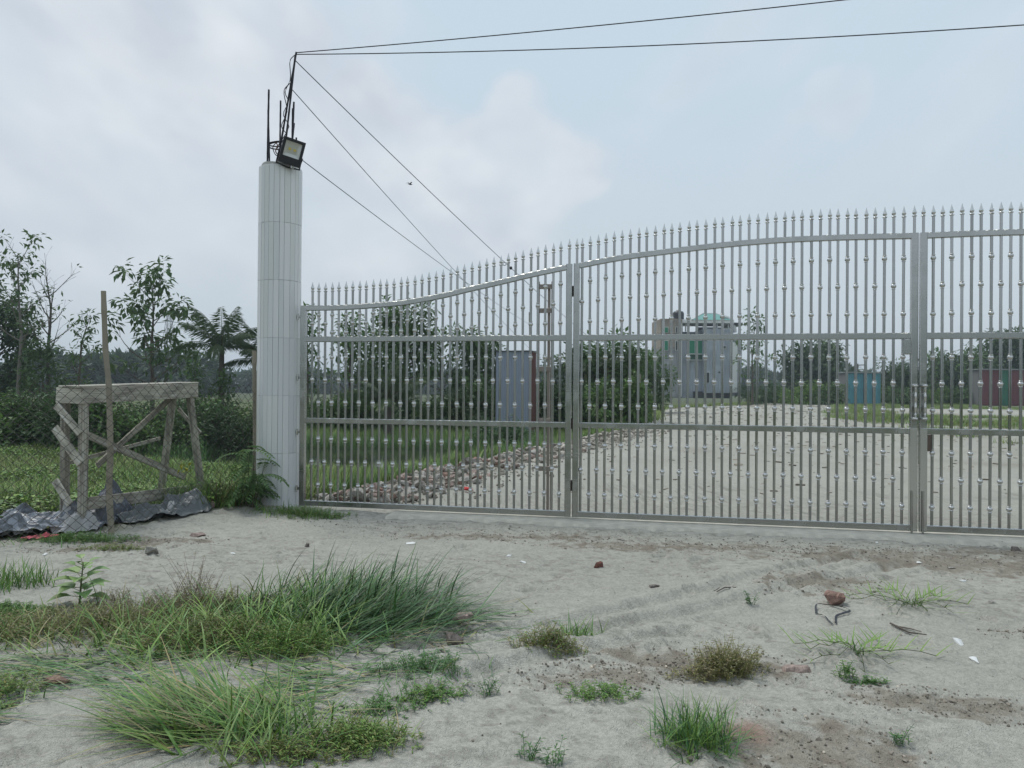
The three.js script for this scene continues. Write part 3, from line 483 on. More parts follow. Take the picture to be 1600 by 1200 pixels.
function growTree(o) {
  // o: name, label, p (base), h, r0, rx (crown radius), base (height of lowest limb 0..1), limbs, twigs, per (leaves a clump), ls (leaf size), cr (clump radius), col, lean, white, seed, up
  const r = rng(o.seed), B = new Builder(), L = new Builder(), bark = o.bark || [0.12, 0.1, 0.08], lean = o.lean || [0, 0], up = o.up ?? 0.6;
  const trunk = []; const n = 9; for (let k = 0; k <= n; k++) { const t = k / n; trunk.push(V(lean[0] * t * t + (vnoise(t * 4 + o.seed, 1) - 0.5) * 0.05 * o.h * t, o.h * (o.top ?? 0.88) * t, lean[1] * t + (vnoise(t * 4 + o.seed, 7) - 0.5) * 0.05 * o.h * t)); }
  const rad = trunk.map((_, k) => o.r0 * (1 - 0.85 * k / n) * (k === 0 ? 1.25 : 1)); B.tube(trunk, rad, bark, 7);
  const clump = (c, k = 1) => { for (let q = 0; q < o.per * k; q++) { const d = V(r() - 0.5, r() - 0.5, r() - 0.5).normalize(), pp = c.clone().addScaledVector(d, o.cr * Math.cbrt(r())); const dir = d.clone().add(V((r() - 0.5) * 1.4, -0.5 * r() - (o.droop || 0), (r() - 0.5) * 1.4)).normalize(); leaf(L, pp, dir, V(r() - 0.5, 1, r() - 0.5), o.ls * (0.6 + 0.8 * r()), o.ls * (0.32 + 0.3 * r()), tone(o.col, r, 0.6)); } };
  for (let k = 0; k < o.limbs; k++) {
    const t = lerp(o.base, 0.98, (k + r() * 0.8) / o.limbs), i = Math.min(n - 1, Math.floor(t * n)), st = trunk[i].clone().lerp(trunk[i + 1], t * n - i), az = k * 2.4 + r() * 0.9;
    const prof = o.shape === 'round' ? Math.sqrt(Math.max(0.12, 1 - ((t - (o.base + 1) / 2) / ((1 - o.base) / 2 + 0.12)) ** 2)) : 0.45 + 0.55 * (1 - t) + 0.25 * r();
    const len = o.rx * prof * (0.65 + 0.5 * r()), el = lerp(0.1, 1, up) * (0.35 + 0.65 * t) + (r() - 0.5) * 0.3;
    const dir = V(Math.cos(az) * Math.cos(el), Math.sin(el), Math.sin(az) * Math.cos(el)), pts = [st], rr = [Math.max(0.012, o.r0 * 0.42 * (1 - t * 0.6))];
    for (let q = 1; q <= 5; q++) { dir.add(V((r() - 0.5) * 0.35, 0.1 * up + (r() - 0.5) * 0.2, (r() - 0.5) * 0.35)).normalize(); pts.push(pts[q - 1].clone().addScaledVector(dir, len / 5)); rr.push(rr[0] * (1 - q / 5.6)); }
    B.tube(pts, rr, bark, 5, false);
    for (let q = 0; q < o.twigs; q++) {
      const f = 1.5 + r() * 3.4, j = Math.min(4, Math.floor(f)), s2 = pts[j].clone().lerp(pts[j + 1], f - j), d2 = dir.clone().add(V((r() - 0.5) * 2, (r() - 0.25) * 1.2, (r() - 0.5) * 2)).normalize(), l2 = len * (0.18 + 0.3 * r()), e = s2.clone().addScaledVector(d2, l2);
      B.tube([s2, s2.clone().lerp(e, 0.5).add(V(0, 0.06 * l2, 0)), e], [rr[j] * 0.45, rr[j] * 0.32, 0.008], bark, 4, false);
      if (r() < (o.leafy ?? 1)) { clump(e); if (o.fill) clump(s2, 0.6); }
    }
    if (r() < (o.leafy ?? 1)) clump(pts[5]);
  }
  if (o.leafy !== 0) clump(trunk[n]);
  const y = o.y ?? H(o.p[0], o.p[1]), g = thing(o.name, o.label, o.category || 'tree', [o.p[0], y - 0.05, o.p[1]], 0, o.group);
  const tk = part('trunk', B.build(), M.bark, g);
  if (o.white) { const wb = new Builder(); wb.tube([V(trunk[0].x, 0, trunk[0].z), trunk[0].clone().lerp(trunk[1], Math.min(1, o.white / (o.h * 0.0978)))], [o.r0 * 1.3, o.r0 * 1.12], [0.6, 0.6, 0.57], 9); part('whitewash', wb.build(), M.plain, tk); }
  if (L.p.length) part('crown', L.build(), M.leaf, g);
  return g;
}
function growBush(o) { // p, rx, h, n, ls, col, seed
  const r = rng(o.seed), L = new Builder(), B = new Builder();
  const lobes = Array.from({ length: o.lobes || 9 }, () => [ (r() - 0.5) * 1.5 * o.rx, (0.3 + 0.5 * r()) * o.h, (r() - 0.5) * 1.3 * o.rx, (0.3 + 0.3 * r())]);
  for (const [x, y, z] of lobes) B.tube([V(x * 0.15, 0, z * 0.15), V(x * 0.5, y * 0.6, z * 0.5), V(x, y, z)], [0.04, 0.028, 0.012], [0.08, 0.07, 0.05], 5, false);
  for (let k = 0; k < o.n; k++) {
    const [x, y, z, s] = lobes[k % lobes.length], d = V(r() - 0.5, r() - 0.5, r() - 0.5).normalize(), rr = Math.pow(r(), 0.45) * (0.9 + 0.35 * r());
    const p = V(x + d.x * s * o.rx * rr, Math.max(0.04, y + d.y * s * o.h * rr), z + d.z * s * o.rx * rr);
    leaf(L, p, d.clone().add(V((r() - 0.5) * 1.2, (r() - 0.7), (r() - 0.5) * 1.2)).normalize(), V(r() - 0.5, 1, r() - 0.5), o.ls * (0.6 + 0.8 * r()), o.ls * (0.35 + 0.3 * r()), tone(o.col, r, 0.6));
  }
  for (let k = 0; k < 16; k++) { // loose shoots that break the outline
    const [x, y, z, s] = lobes[k % lobes.length], a = r() * 6.283, st = V(x, y + s * o.h * 0.5, z), en = st.clone().add(V(Math.cos(a) * o.rx * 0.5 * r(), o.h * (0.2 + 0.4 * r()), Math.sin(a) * o.rx * 0.5 * r())); B.tube([st, en], [0.014, 0.006], [0.1, 0.09, 0.06], 4, false);
    for (let q = 0; q < 16; q++) { const a2 = r() * 6.283; leaf(L, st.clone().lerp(en, 0.15 + 0.85 * r()), V(Math.cos(a2), 0.4 - 0.7 * r(), Math.sin(a2)).normalize(), V(0, 1, 0), o.ls * (0.8 + 0.7 * r()), o.ls * 0.5, tone(o.col, r, 0.6)); }
  }
  const g = thing(o.name || 'bush', o.label, o.category || 'bush', [o.p[0], H(o.p[0], o.p[1]) - 0.03, o.p[1]], 0, o.group);
  part('stems', B.build(), M.bark, g); part('foliage', L.build(), M.leaf, g); return g;
}
function frond(B, L, o, az, el, len, droop, col, r, leaflet = 0.5) {
  let p = o.clone(), a = el; const n = 14, pts = [p.clone()], dirs = [];
  for (let k = 0; k < n; k++) { const d = V(Math.cos(az) * Math.cos(a), Math.sin(a), Math.sin(az) * Math.cos(a)); dirs.push(d); p = p.clone().addScaledVector(d, len / n); pts.push(p); a -= droop / n * (0.5 + k / n); }
  B.tube(pts, pts.map((_, k) => 0.03 * (1 - k / (n + 2))), [0.09, 0.1, 0.04], 4, false);
  const side = V(-Math.sin(az), 0, Math.cos(az));
  for (let k = 2; k <= n; k++) for (let h = 0; h < 5; h++) for (const s of [-1, 1]) {
    const t = (k - h / 5) / n, q = pts[k].clone().lerp(pts[k - 1], h / 5), d = dirs[k - 1].clone().multiplyScalar(0.55 + 0.5 * t).addScaledVector(side, s * 0.8).add(V((r() - 0.5) * 0.2, -0.45 - 0.6 * r(), (r() - 0.5) * 0.2)).normalize(), l = leaflet * (0.45 + Math.sin(Math.min(1, t * 1.05) * Math.PI) * 0.7) * (0.85 + 0.3 * r());
    leaf(L, q, d, V(0, 1, 0).addScaledVector(side, s * 0.4), l, 0.036, tone(col, r, 0.5));
  }
}
function palm(label, p, h, fl, nf, seed, lean = 0) {
  const r = rng(seed), B = new Builder(), L = new Builder(), pts = [], y = H(p[0], p[1]); for (let k = 0; k <= 8; k++) pts.push(V(lean * (k / 8) ** 2, h * k / 8, 0));
  B.tube(pts, pts.map((_, k) => 0.17 - 0.005 * k), [0.09, 0.08, 0.065], 8);
  const g = thing('coconut_palm', label, 'palm tree', [p[0], y - 0.05, p[1]], 0, 'coconut palms'), R = new Builder();
  for (let k = 0; k < nf; k++) { const t = k / nf; frond(R, L, pts[8], k * 2.4 + r() * 0.4, lerp(1.5, 0.1, t) + (r() - 0.5) * 0.2, fl * (0.85 + 0.25 * r()), lerp(0.5, 1.1, t) + 0.5 * r(), [0.085, 0.14, 0.055], r, fl * 0.26); }
  part('trunk', B.build(), M.bark, g); part('frond_ribs', R.build(), M.bark, g); part('crown', L.build(), M.leaf, g); return g;
}

// ---- trees left of the column (depths surveyed from their bases)
const gp = (px, d) => { const q = at(px, 604, d); return [q.x, q.z]; };
growTree({ name: 'sparse_tree', label: 'tall thin-crowned tree with whitewashed base at the left edge', p: gp(28, 40), h: 10.2, r0: 0.13, rx: 2.6, base: 0.42, limbs: 15, twigs: 5, per: 5, ls: 0.34, cr: 0.3, col: GREEN.teak, white: 0.9, seed: 101, up: 0.95, leafy: 0.75, group: 'trees beyond the field', bark: [0.2, 0.18, 0.16] });
growTree({ name: 'dark_tree', label: 'dense dark tree cut off by the left edge, behind the thin-crowned one', p: gp(-14, 42), h: 6.8, r0: 0.2, rx: 2.4, base: 0.15, limbs: 30, twigs: 5, per: 22, ls: 0.3, cr: 0.55, col: GREEN.dark, seed: 102, up: 0.5, shape: 'round', fill: 1, group: 'trees beyond the field' });
growTree({ name: 'bare_tree', label: 'nearly bare tree with a few leaves low on its trunk, second from the left', p: gp(76, 41), h: 9.0, r0: 0.15, rx: 2.6, base: 0.45, limbs: 13, twigs: 6, per: 3, ls: 0.26, cr: 0.2, col: GREEN.teak, white: 0.9, seed: 103, up: 0.9, leafy: 0.1, group: 'trees beyond the field', bark: [0.13, 0.115, 0.1] });
growTree({ name: 'leafy_shrub_tree', label: 'small leafy tree around the foot of the bare tree', p: gp(66, 40), h: 4.3, r0: 0.07, rx: 1.5, base: 0.2, limbs: 16, twigs: 4, per: 9, ls: 0.3, cr: 0.3, col: GREEN.teak, seed: 113, up: 0.7, group: 'trees beyond the field' });
growTree({ name: 'slim_tree', label: 'slim leaning tree just left of the tall bamboo post', p: gp(118, 40), h: 6.4, r0: 0.11, rx: 1.35, base: 0.25, limbs: 13, twigs: 4, per: 5, ls: 0.28, cr: 0.26, col: GREEN.teak, lean: [0.7, 0], white: 0.8, seed: 104, up: 0.8, leafy: 0.8, group: 'trees beyond the field' });
growTree({ name: 'large_leaved_tree', label: 'airy large-leaved tree between the bamboo post and the palm', p: gp(238, 42), h: 8.5, r0: 0.14, rx: 3.1, base: 0.22, limbs: 22, twigs: 5, per: 8, ls: 0.44, cr: 0.34, col: GREEN.teak, seed: 105, up: 0.72, leafy: 0.85, group: 'trees beyond the field', droop: 0.4 });
palm('coconut palm with fanned fronds standing clear left of the column', gp(346, 40), 4.1, 2.7, 12, 106);
palm('coconut palm half hidden behind the white column', gp(415, 41), 3.4, 2.5, 11, 107);
growTree({ name: 'vine_tree', label: 'thin leaf-covered stem just left of the palm trunk', p: gp(305, 39), h: 3.4, r0: 0.06, rx: 0.6, base: 0.1, limbs: 12, twigs: 3, per: 7, ls: 0.27, cr: 0.25, col: GREEN.tree, seed: 108, up: 0.7, group: 'trees beyond the field' });
growTree({ name: 'vine_tree', label: 'leafy climber wrapped round the palm trunk', p: gp(349, 39.5), h: 2.9, r0: 0.05, rx: 0.75, base: 0.05, limbs: 14, twigs: 3, per: 7, ls: 0.28, cr: 0.25, col: GREEN.tree, seed: 109, up: 0.6, group: 'trees beyond the field' });
// ---- trees behind the gate
const tl = 'trees behind the gate';
growTree({ name: 'sparse_tree', label: 'thin leafy tree rising right beside the column behind the gate', p: gp(482, 34), h: 5.9, r0: 0.07, rx: 0.9, base: 0.3, limbs: 14, twigs: 4, per: 6, ls: 0.27, cr: 0.24, col: GREEN.tree, seed: 120, up: 0.8, group: tl });
growTree({ name: 'sparse_tree', label: 'loose feathery tree behind the low end of the hinged gate leaf', p: gp(548, 36), h: 5.6, r0: 0.1, rx: 1.5, base: 0.3, limbs: 18, twigs: 4, per: 8, ls: 0.27, cr: 0.3, col: GREEN.tree, seed: 121, up: 0.8, leafy: 0.85, group: tl });
growTree({ name: 'round_tree', label: 'dense round-crowned tree behind the middle of the hinged gate leaf', p: gp(632, 36), h: 5.7, r0: 0.17, rx: 1.75, base: 0.46, limbs: 22, twigs: 5, per: 15, ls: 0.26, cr: 0.42, col: GREEN.tree, seed: 122, up: 0.5, shape: 'round', fill: 1, group: tl });
growTree({ name: 'round_tree', label: 'second dense tree, left of the round-crowned one behind the hinged leaf', p: gp(580, 38), h: 5.2, r0: 0.13, rx: 1.5, base: 0.45, limbs: 14, twigs: 4, per: 9, ls: 0.26, cr: 0.4, col: GREEN.tree, seed: 123, up: 0.5, shape: 'round', fill: 1, group: tl });
growTree({ name: 'round_tree', label: 'drooping leafy tree right of the round-crowned one, ending at the dark bush', p: gp(690, 37), h: 4.9, r0: 0.12, rx: 1.5, base: 0.4, limbs: 16, twigs: 5, per: 9, ls: 0.25, cr: 0.4, col: GREEN.tree, seed: 124, up: 0.45, shape: 'round', group: tl });
palm('short coconut palm behind the hinged gate leaf, under the round tree', gp(606, 30), 1.5, 1.9, 14, 125);
growTree({ name: 'shrub_tree', label: 'dense pointed tree just left of the tin shed', p: gp(748, 37), h: 4.7, r0: 0.12, rx: 1.35, base: 0.12, limbs: 26, twigs: 5, per: 18, ls: 0.24, cr: 0.4, col: GREEN.tree, seed: 126, up: 0.55, shape: 'round', fill: 1, group: tl });
growTree({ name: 'shrub_tree', label: 'broad dark tree right of the bifold hinge, before the house', p: gp(950, 36), h: 3.9, r0: 0.16, rx: 1.9, base: 0.1, limbs: 24, twigs: 5, per: 14, ls: 0.3, cr: 0.45, col: GREEN.tree, seed: 127, up: 0.4, shape: 'round', fill: 1, group: tl });
growTree({ name: 'shrub_tree', label: 'dark tree directly behind the bifold hinge of the gate', p: gp(905, 37), h: 3.8, r0: 0.14, rx: 1.6, base: 0.1, limbs: 20, twigs: 5, per: 13, ls: 0.28, cr: 0.45, col: [0.065, 0.115, 0.04], seed: 128, up: 0.4, shape: 'round', fill: 1, group: tl });
growTree({ name: 'shrub_tree', label: 'low rounded tree touching the left wall of the house', p: gp(1003, 50), h: 3.9, r0: 0.16, rx: 1.9, base: 0.1, limbs: 24, twigs: 5, per: 18, ls: 0.3, cr: 0.5, col: GREEN.tree, seed: 129, up: 0.4, shape: 'round', fill: 1, group: tl });
growTree({ name: 'sparse_tree', label: 'thin tree growing against the right corner of the house', p: gp(1176, 84), h: 10.5, r0: 0.14, rx: 2.2, base: 0.25, limbs: 18, twigs: 4, per: 6, ls: 0.5, cr: 0.5, col: GREEN.tree, seed: 130, up: 0.7, leafy: 0.8, group: tl });
growTree({ name: 'round_tree', label: 'low dense tree between the house and the teal boards', p: gp(1268, 100), h: 6.6, r0: 0.3, rx: 4.0, base: 0.15, limbs: 32, twigs: 5, per: 22, ls: 0.6, cr: 0.95, col: GREEN.dark, seed: 131, up: 0.4, shape: 'round', fill: 1, group: tl });
growTree({ name: 'sparse_tree', label: 'wispy tree rising above the low dense tree left of the teal boards', p: gp(1288, 108), h: 9.6, r0: 0.14, rx: 2.4, base: 0.35, limbs: 16, twigs: 4, per: 4, ls: 0.5, cr: 0.4, col: GREEN.tree, seed: 132, up: 0.8, leafy: 0.7, group: tl });
growTree({ name: 'round_tree', label: 'dark spreading tree right of the meeting posts, left of the red boards', p: gp(1500, 95), h: 5.2, r0: 0.25, rx: 3.6, base: 0.12, limbs: 30, twigs: 5, per: 22, ls: 0.55, cr: 0.9, col: GREEN.dark, seed: 133, up: 0.4, shape: 'round', fill: 1, group: tl });
growTree({ name: 'round_tree', label: 'tall dark tree at the right edge behind the red boards', p: gp(1580, 98), h: 8.0, r0: 0.3, rx: 4.2, base: 0.12, limbs: 34, twigs: 5, per: 22, ls: 0.6, cr: 1.0, col: GREEN.dark, seed: 134, up: 0.5, shape: 'round', fill: 1, group: tl });
growTree({ name: 'sparse_tree', label: 'thin airy tree just right of the meeting posts', p: gp(1462, 90), h: 6.6, r0: 0.1, rx: 1.9, base: 0.2, limbs: 16, twigs: 4, per: 6, ls: 0.45, cr: 0.4, col: GREEN.tree, seed: 135, up: 0.7, leafy: 0.8, group: tl });
growTree({ name: 'sparse_tree', label: 'thin airy tree between the meeting posts and the right edge', p: gp(1516, 88), h: 6.8, r0: 0.1, rx: 2.1, base: 0.25, limbs: 16, twigs: 4, per: 5, ls: 0.45, cr: 0.4, col: GREEN.tree, seed: 136, up: 0.75, leafy: 0.75, group: tl });
growTree({ name: 'round_tree', label: 'small dark tree directly behind the meeting posts, right of the teal boards', p: gp(1412, 96), h: 4.4, r0: 0.2, rx: 2.6, base: 0.12, limbs: 24, twigs: 4, per: 18, ls: 0.5, cr: 0.8, col: GREEN.dark, seed: 137, up: 0.4, shape: 'round', fill: 1, group: tl });
// banana-like tops beside the dark trees
{ const r = rng(61); for (let k = 0; k < 3; k++) { const [x, z] = gp(915 + k * 34, 34.5), L = new Builder(), B = new Builder(), h = 2.55 + r() * 0.3; B.tube([V(0, 0, 0), V(0.05, h * 0.6, 0), V(0, h, 0)], [0.12, 0.1, 0.05], [0.1, 0.11, 0.05], 7);
  for (let q = 0; q < 8; q++) { const az = q * 2.4 + r(), B2 = L; let p = V(0, h - 0.05, 0), a = 1.25 - q * 0.1; const s = V(-Math.sin(az), 0, Math.cos(az)), l = 1.2 + r() * 0.5; let pl = p.clone(), pr = p.clone(); for (let j = 1; j <= 7; j++) { p = p.clone().add(V(Math.cos(az) * Math.cos(a), Math.sin(a), Math.sin(az) * Math.cos(a)).multiplyScalar(l / 7)); a -= 0.22; const w = 0.19 * Math.sin(Math.PI * Math.min(1, (j + 0.5) / 7.6)); const nl = p.clone().addScaledVector(s, w), nr = p.clone().addScaledVector(s, -w); const c = tone([0.05, 0.085, 0.03], r); B2.quad(pl, p, nl, nl, c); L.tri(pl, p, nl, c); L.tri(pr, nr, p, c); pl = nl; pr = nr; } }
  const g = thing('banana_plant', 'banana plant with ragged leaves among the dark trees behind the bifold hinge', 'banana plant', [x, H(x, z) - 0.03, z], 0, 'banana plants behind the gate'); part('stem', B.build(), M.bark, g); part('leaves', L.build(), M.leaf, g); } }

// ---- bushes: belt beyond the left field and behind the gate
{ const r = rng(71); for (let k = 0; k < 17; k++) { const px = -60 + k * 29, d = 22 + 5 * r(), [x, z] = gp(px, d); growBush({ p: [x, z], rx: 0.95 + 0.4 * r(), h: 1.15 + 0.3 * r(), n: 2300, ls: [0.12, 0.17, 0.22][k % 3], col: [GREEN.tree, GREEN.dark, [0.11, 0.2, 0.05], [0.075, 0.15, 0.055]][(k * 7) % 4], seed: 200 + k, label: 'bush in the dark green belt beyond the left field', group: 'bushes beyond the left field' }); }
  for (let k = 0; k < 15; k++) { const px = 490 + k * 34, d = px > 780 && px < 830 ? 27 : 32 + 4 * r(), [x, z] = gp(px, d);  growBush({ p: [x, z], rx: 1.1 + 0.3 * r(), h: px > 780 && px < 830 ? 0.95 : 1.0 + 0.4 * r() + (px > 700 ? 0.6 : 0), n: 2200, ls: [0.14, 0.2, 0.25][k % 3], col: [GREEN.tree, GREEN.dark, [0.11, 0.2, 0.05], [0.075, 0.15, 0.055]][(k * 7) % 4], seed: 240 + k, label: 'bush in the thicket behind the gate, left of the house', group: 'bushes behind the gate' }); }
  for (let k = 0; k < 14; k++) { const px = 1185 + k * 36, d = 82 + 10 * r(), [x, z] = gp(px, d); growBush({ p: [x, z], rx: 1.9 + 0.6 * r(), h: 1.3 + 0.6 * r(), n: 1300, ls: 0.36, col: k % 3 ? GREEN.weed : GREEN.tree, seed: 280 + k, label: 'low bush along the far right edge of the sand yard', group: 'bushes beyond the sand yard' }); }
}
// ---- far woods
{ const r = rng(90); const L = new Builder();
  const mass = (px0, px1, d, h, n, ls) => { for (let c = 0; c < n; c++) { const px = lerp(px0, px1, (c + r()) / n), dd = d * (0.92 + 0.2 * r()), [x, z] = gp(px, dd), hh = h * (0.6 + 0.55 * fbm(px * 0.013, 2, 3)) , w = h * 0.45 * (0.7 + 0.6 * r()); for (let q = 0; q < 260; q++) { const dv = V(r() - 0.5, r() - 0.5, r() - 0.5).normalize().multiplyScalar(0.75 + 0.3 * r()); const p = V(x + dv.x * w, hh * 0.52 + dv.y * hh * 0.52, z + dv.z * w); leaf(L, p, dv.clone().add(V(r() - 0.5, r() - 0.8, r() - 0.5)).normalize(), V(r() - 0.5, 1, r() - 0.5), ls * (0.6 + r()), ls * 0.55, tone([0.055, 0.095, 0.045], r, 0.5)); } } };
  mass(50, 320, 150, 7.8, 40, 1.5); mass(-200, 60, 170, 5.5, 20, 1.6); mass(320, 1030, 230, 6.0, 60, 2.0); mass(1030, 1900, 260, 8.0, 70, 2.2); mass(-1200, -200, 200, 6, 50, 2.2);
  const g = L.build(); solo('far_woods', g, M.leaf, 'hazy line of far trees along the horizon', 'woods', null, 'stuff');
  const L2 = new Builder(); // roadside wood behind the viewpoint, mirrored in the steel
  for (let c = 0; c < 70; c++) { const x = lerp(-90, 90, (c + r()) / 70), z = 42 + 14 * r(), hh = 4.2 + 2.2 * r(), w = 2.4; for (let q = 0; q < 200; q++) { const dv = V(r() - 0.5, r() - 0.5, r() - 0.5).normalize().multiplyScalar(0.7 + 0.35 * r()); leaf(L2, V(x + dv.x * w, hh * 0.5 + dv.y * hh * 0.55, z + dv.z * w), dv.clone().add(V(r() - 0.5, r() - 0.8, r() - 0.5)).normalize(), V(r() - 0.5, 1, r() - 0.5), 1.0 * (0.6 + r()), 0.6, tone(GREEN.tree, r, 0.5)); } }
  solo('roadside_wood', L2.build(), M.leaf, 'roadside wood behind the viewpoint, seen only mirrored in the steel gate', 'woods', null, 'stuff');
}
// ---- pylon far away
{ const [x, z] = gp(263, 260), B = new Builder(), h = 26, c = [0.2, 0.21, 0.22], w = (y) => lerp(3.1, 0.5, Math.min(1, y / h * 1.05)), rad = 0.1; const cs = [[-1, -1], [1, -1], [1, 1], [-1, 1]];
  for (const [a, b] of cs) B.tube([V(a * w(0), 0, b * w(0)), V(a * w(h), h, b * w(h))], rad, c, 4);
  for (let k = 0; k < 9; k++) { const y0 = h * k / 9, y1 = h * (k + 1) / 9; for (let q = 0; q < 4; q++) { const [a, b] = cs[q], [a2, b2] = cs[(q + 1) % 4]; B.tube([V(a * w(y0), y0, b * w(y0)), V(a2 * w(y1), y1, b2 * w(y1))], rad * 0.6, c, 3, false); B.tube([V(a2 * w(y0), y0, b2 * w(y0)), V(a * w(y1), y1, b * w(y1))], rad * 0.6, c, 3, false); } }
  const g = thing('lattice_pylon', 'faint lattice power pylon far off between large-leaved tree and palm', 'pylon', [x, -0.4, z]); part('lattice_frame', B.build(), M.plain, g);
  const A = new Builder(); for (const y of [16, 19.5, 23]) A.tube([V(-4.2, y, 0), V(0, y + 0.5, 0), V(4.2, y, 0)], 0.12, c, 4); part('cross_arms', A.build(), M.plain, g); }

// ------------------------------------------------------------------ buildings beyond the yard
const bevel = (w, h, d, r = 0.02) => new RoundedBoxGeometry(w, h, d, 1, r);
const wallTex = noiseTex(256, (i, j) => 0.86 + 0.16 * (tnoise(i / 40, j / 20, 6) - 0.5) + 0.12 * (tnoise(i / 6, j / 30, 42) - 0.5) + 0.05 * (hash2(i, j) - 0.5), true);
{ // three-storey house, scale about 0.075 m a pixel at 90 m
  const D = 90, q = at(1097, 604, D), k = D / 1200, X = (px) => (px - 1097) * k, y0 = H(q.x, q.z), Y = (py) => (608.3 - py) * k + 1.5 - y0;
  const o = thing('house', 'three-storey grey house with green shutters and teal hip roof beyond the gate', 'house', [q.x, y0, q.z], 0);
  const tan = mat(0.42, 0.37, 0.32, 0.95, { map: wallTex }), grey = mat(0.5, 0.545, 0.61, 0.9, { map: wallTex }), white = mat(0.72, 0.73, 0.73, 0.85), green = mat(0.03, 0.21, 0.12, 0.6), teal = mat(0.14, 0.33, 0.3, 0.6), dark = mat(0.03, 0.035, 0.04, 0.4), gable = grey;
  const blk = (name, x0, x1, ya, yb, z0, z1, m, parent = o) => { const w = X(x1) - X(x0), h = Y(ya) - Y(yb), g = part(name, bevel(w, h, z1 - z0, 0.03), m, parent); g.position.set((X(x0) + X(x1)) / 2, (Y(ya) + Y(yb)) / 2, (z0 + z1) / 2); return g; };
  blk('stair_tower', 1030, 1063.6, 499, 545, -5, 0.6, tan); blk('tower_base', 1029.6, 1064, 545.3, 622, -5.2, 0.62, mat(0.42, 0.43, 0.45, 0.95, { map: wallTex }));
  blk('wall', 1063, 1101, 518.5, 622, -4.5, 0, grey); blk('wall', 1096, 1142, 514.5, 614, -5, 0.9, grey); blk('plinth', 1083, 1141, 611.5, 622, -5, 0.7, dark);
  blk('parapet', 1063.6, 1096, 521, 519.7, -4.5, 0.1, white).visible = true;
  blk('corner_pilaster', 1140.5, 1148, 535, 613, -5, 1.05, white); blk('side_wall', 1148, 1161, 530, 612, -6, -0.5, gable); blk('side_canopy', 1146, 1160, 503.5, 508, -5, 0, dark);
  const win = (x0, x1, ya, yb, z, m, fm = white, mull = 0) => { const f = blk('window', x0 - 0.6, x1 + 0.6, ya - 0.6, yb + 0.6, z - 0.1, z + 0.07, fm); const p = blk('shutter', x0, x1, ya, yb, z + 0.03, z + 0.11, m); p.position.sub(f.position); f.add(p); if (mull) { const b = blk('mullion', (x0 + x1) / 2 - 0.4, (x0 + x1) / 2 + 0.4, ya, yb, z + 0.04, z + 0.13, fm); b.position.sub(f.position); f.add(b); } return f; };
  win(1035.8, 1041.4, 512.5, 520.8, 0.62, green); win(1035.8, 1041.4, 533.5, 548, 0.64, green);
  win(1053.5, 1056, 512, 521, 0.62, dark); win(1053.5, 1056, 534, 548, 0.64, dark);
  { const f = win(1073, 1096.5, 532.5, 552.5, 0.02, green, mat(0.45, 0.47, 0.47, 0.8), 1); blk('sill', 1072, 1096.6, 552.9, 554, 0, 0.45, white); blk('balcony_panel', 1073, 1096.4, 554.3, 562, 0, 0.25, mat(0.03, 0.09, 0.06, 0.6)); blk('sill', 1072, 1096.5, 562.3, 563.2, 0, 0.4, white); }
  win(1126.8, 1130, 541, 544.6, 0.92, dark); win(1100.8, 1104.6, 582, 598, 0.92, dark); blk('vent', 1119, 1121.5, 580.5, 583, 0.88, 1.0, dark); blk('vent', 1073.5, 1076, 569, 571.6, -0.02, 0.1, dark);
  blk('water_pipe', 1062.2, 1063.2, 505, 620, 0.6, 0.7, white);
  // roof terrace: posts, beam, hip roof, arch
  for (const x of [1066.5, 1072, 1100, 1121, 1139]) blk('terrace_post', x - 0.9, x + 0.9, 505.2, 518.8, -0.6, -0.3, white);
  blk('terrace_wall', 1101, 1143, 506.5, 514.2, -4.6, -4.3, grey); blk('roof_beam', 1064, 1145, 500.3, 505, -4.6, 0.4, white);
  { const rx0 = X(1079), rx1 = X(1143), ya = Y(500.2), yb = Y(487), zr = -2.2, hp = (a, b) => V(a, b, zr), B = new Builder(), A1 = V(rx0, ya, 0.5), A2 = V(rx1, ya, 0.5), A3 = V(rx1, ya, -4.7), A4 = V(rx0, ya, -4.7), T1 = V(X(1104), yb, zr), T2 = V(X(1127), yb, zr); B.quad(A1, A2, T2, T1, [1, 1, 1]); B.quad(A3, A4, T1, T2, [1, 1, 1]); B.tri(A2, A3, T2, [1, 1, 1]); B.tri(A4, A1, T1, [1, 1, 1]); B.quad(A4, A3, A2, A1, [1, 1, 1]); part('roof', B.build(), teal, o);
    const R = new Builder(); R.tube([A1, T1, T2, A2], 0.09, [0.6, 0.6, 0.6], 5); part('roof_edge', R.build(), M.plain, o); }
  { const C = new Builder(); C.tube(new THREE.QuadraticBezierCurve3(V(X(1128), Y(494), -0.2), V(X(1147), Y(495), -0.2), V(X(1149), Y(519), -0.2)).getPoints(16), 0.2, [0.6, 0.61, 0.62], 6); part('arch', C.build(), M.plain, o); }
  blk('tank_stand', 1063, 1078, 498.4, 503, -3.2, -0.4, white);
  const t = thing('water_tank', 'black water tank on the roof of the house', 'water tank', [q.x + X(1061.5), y0 + Y(499) + 0.02, q.z - 0.8]);
  part('tank', new THREE.LatheGeometry([[0, 0], [0.6, 0], [0.62, 0.1], [0.6, 0.2], [0.62, 0.3], [0.6, 0.42], [0.62, 0.55], [0.6, 0.7], [0.5, 0.85], [0.22, 0.92], [0.22, 1.0], [0, 1.02]].map(([x, y]) => new THREE.Vector2(x * 1.08, y * 1.12)), 18), dark, t);
}
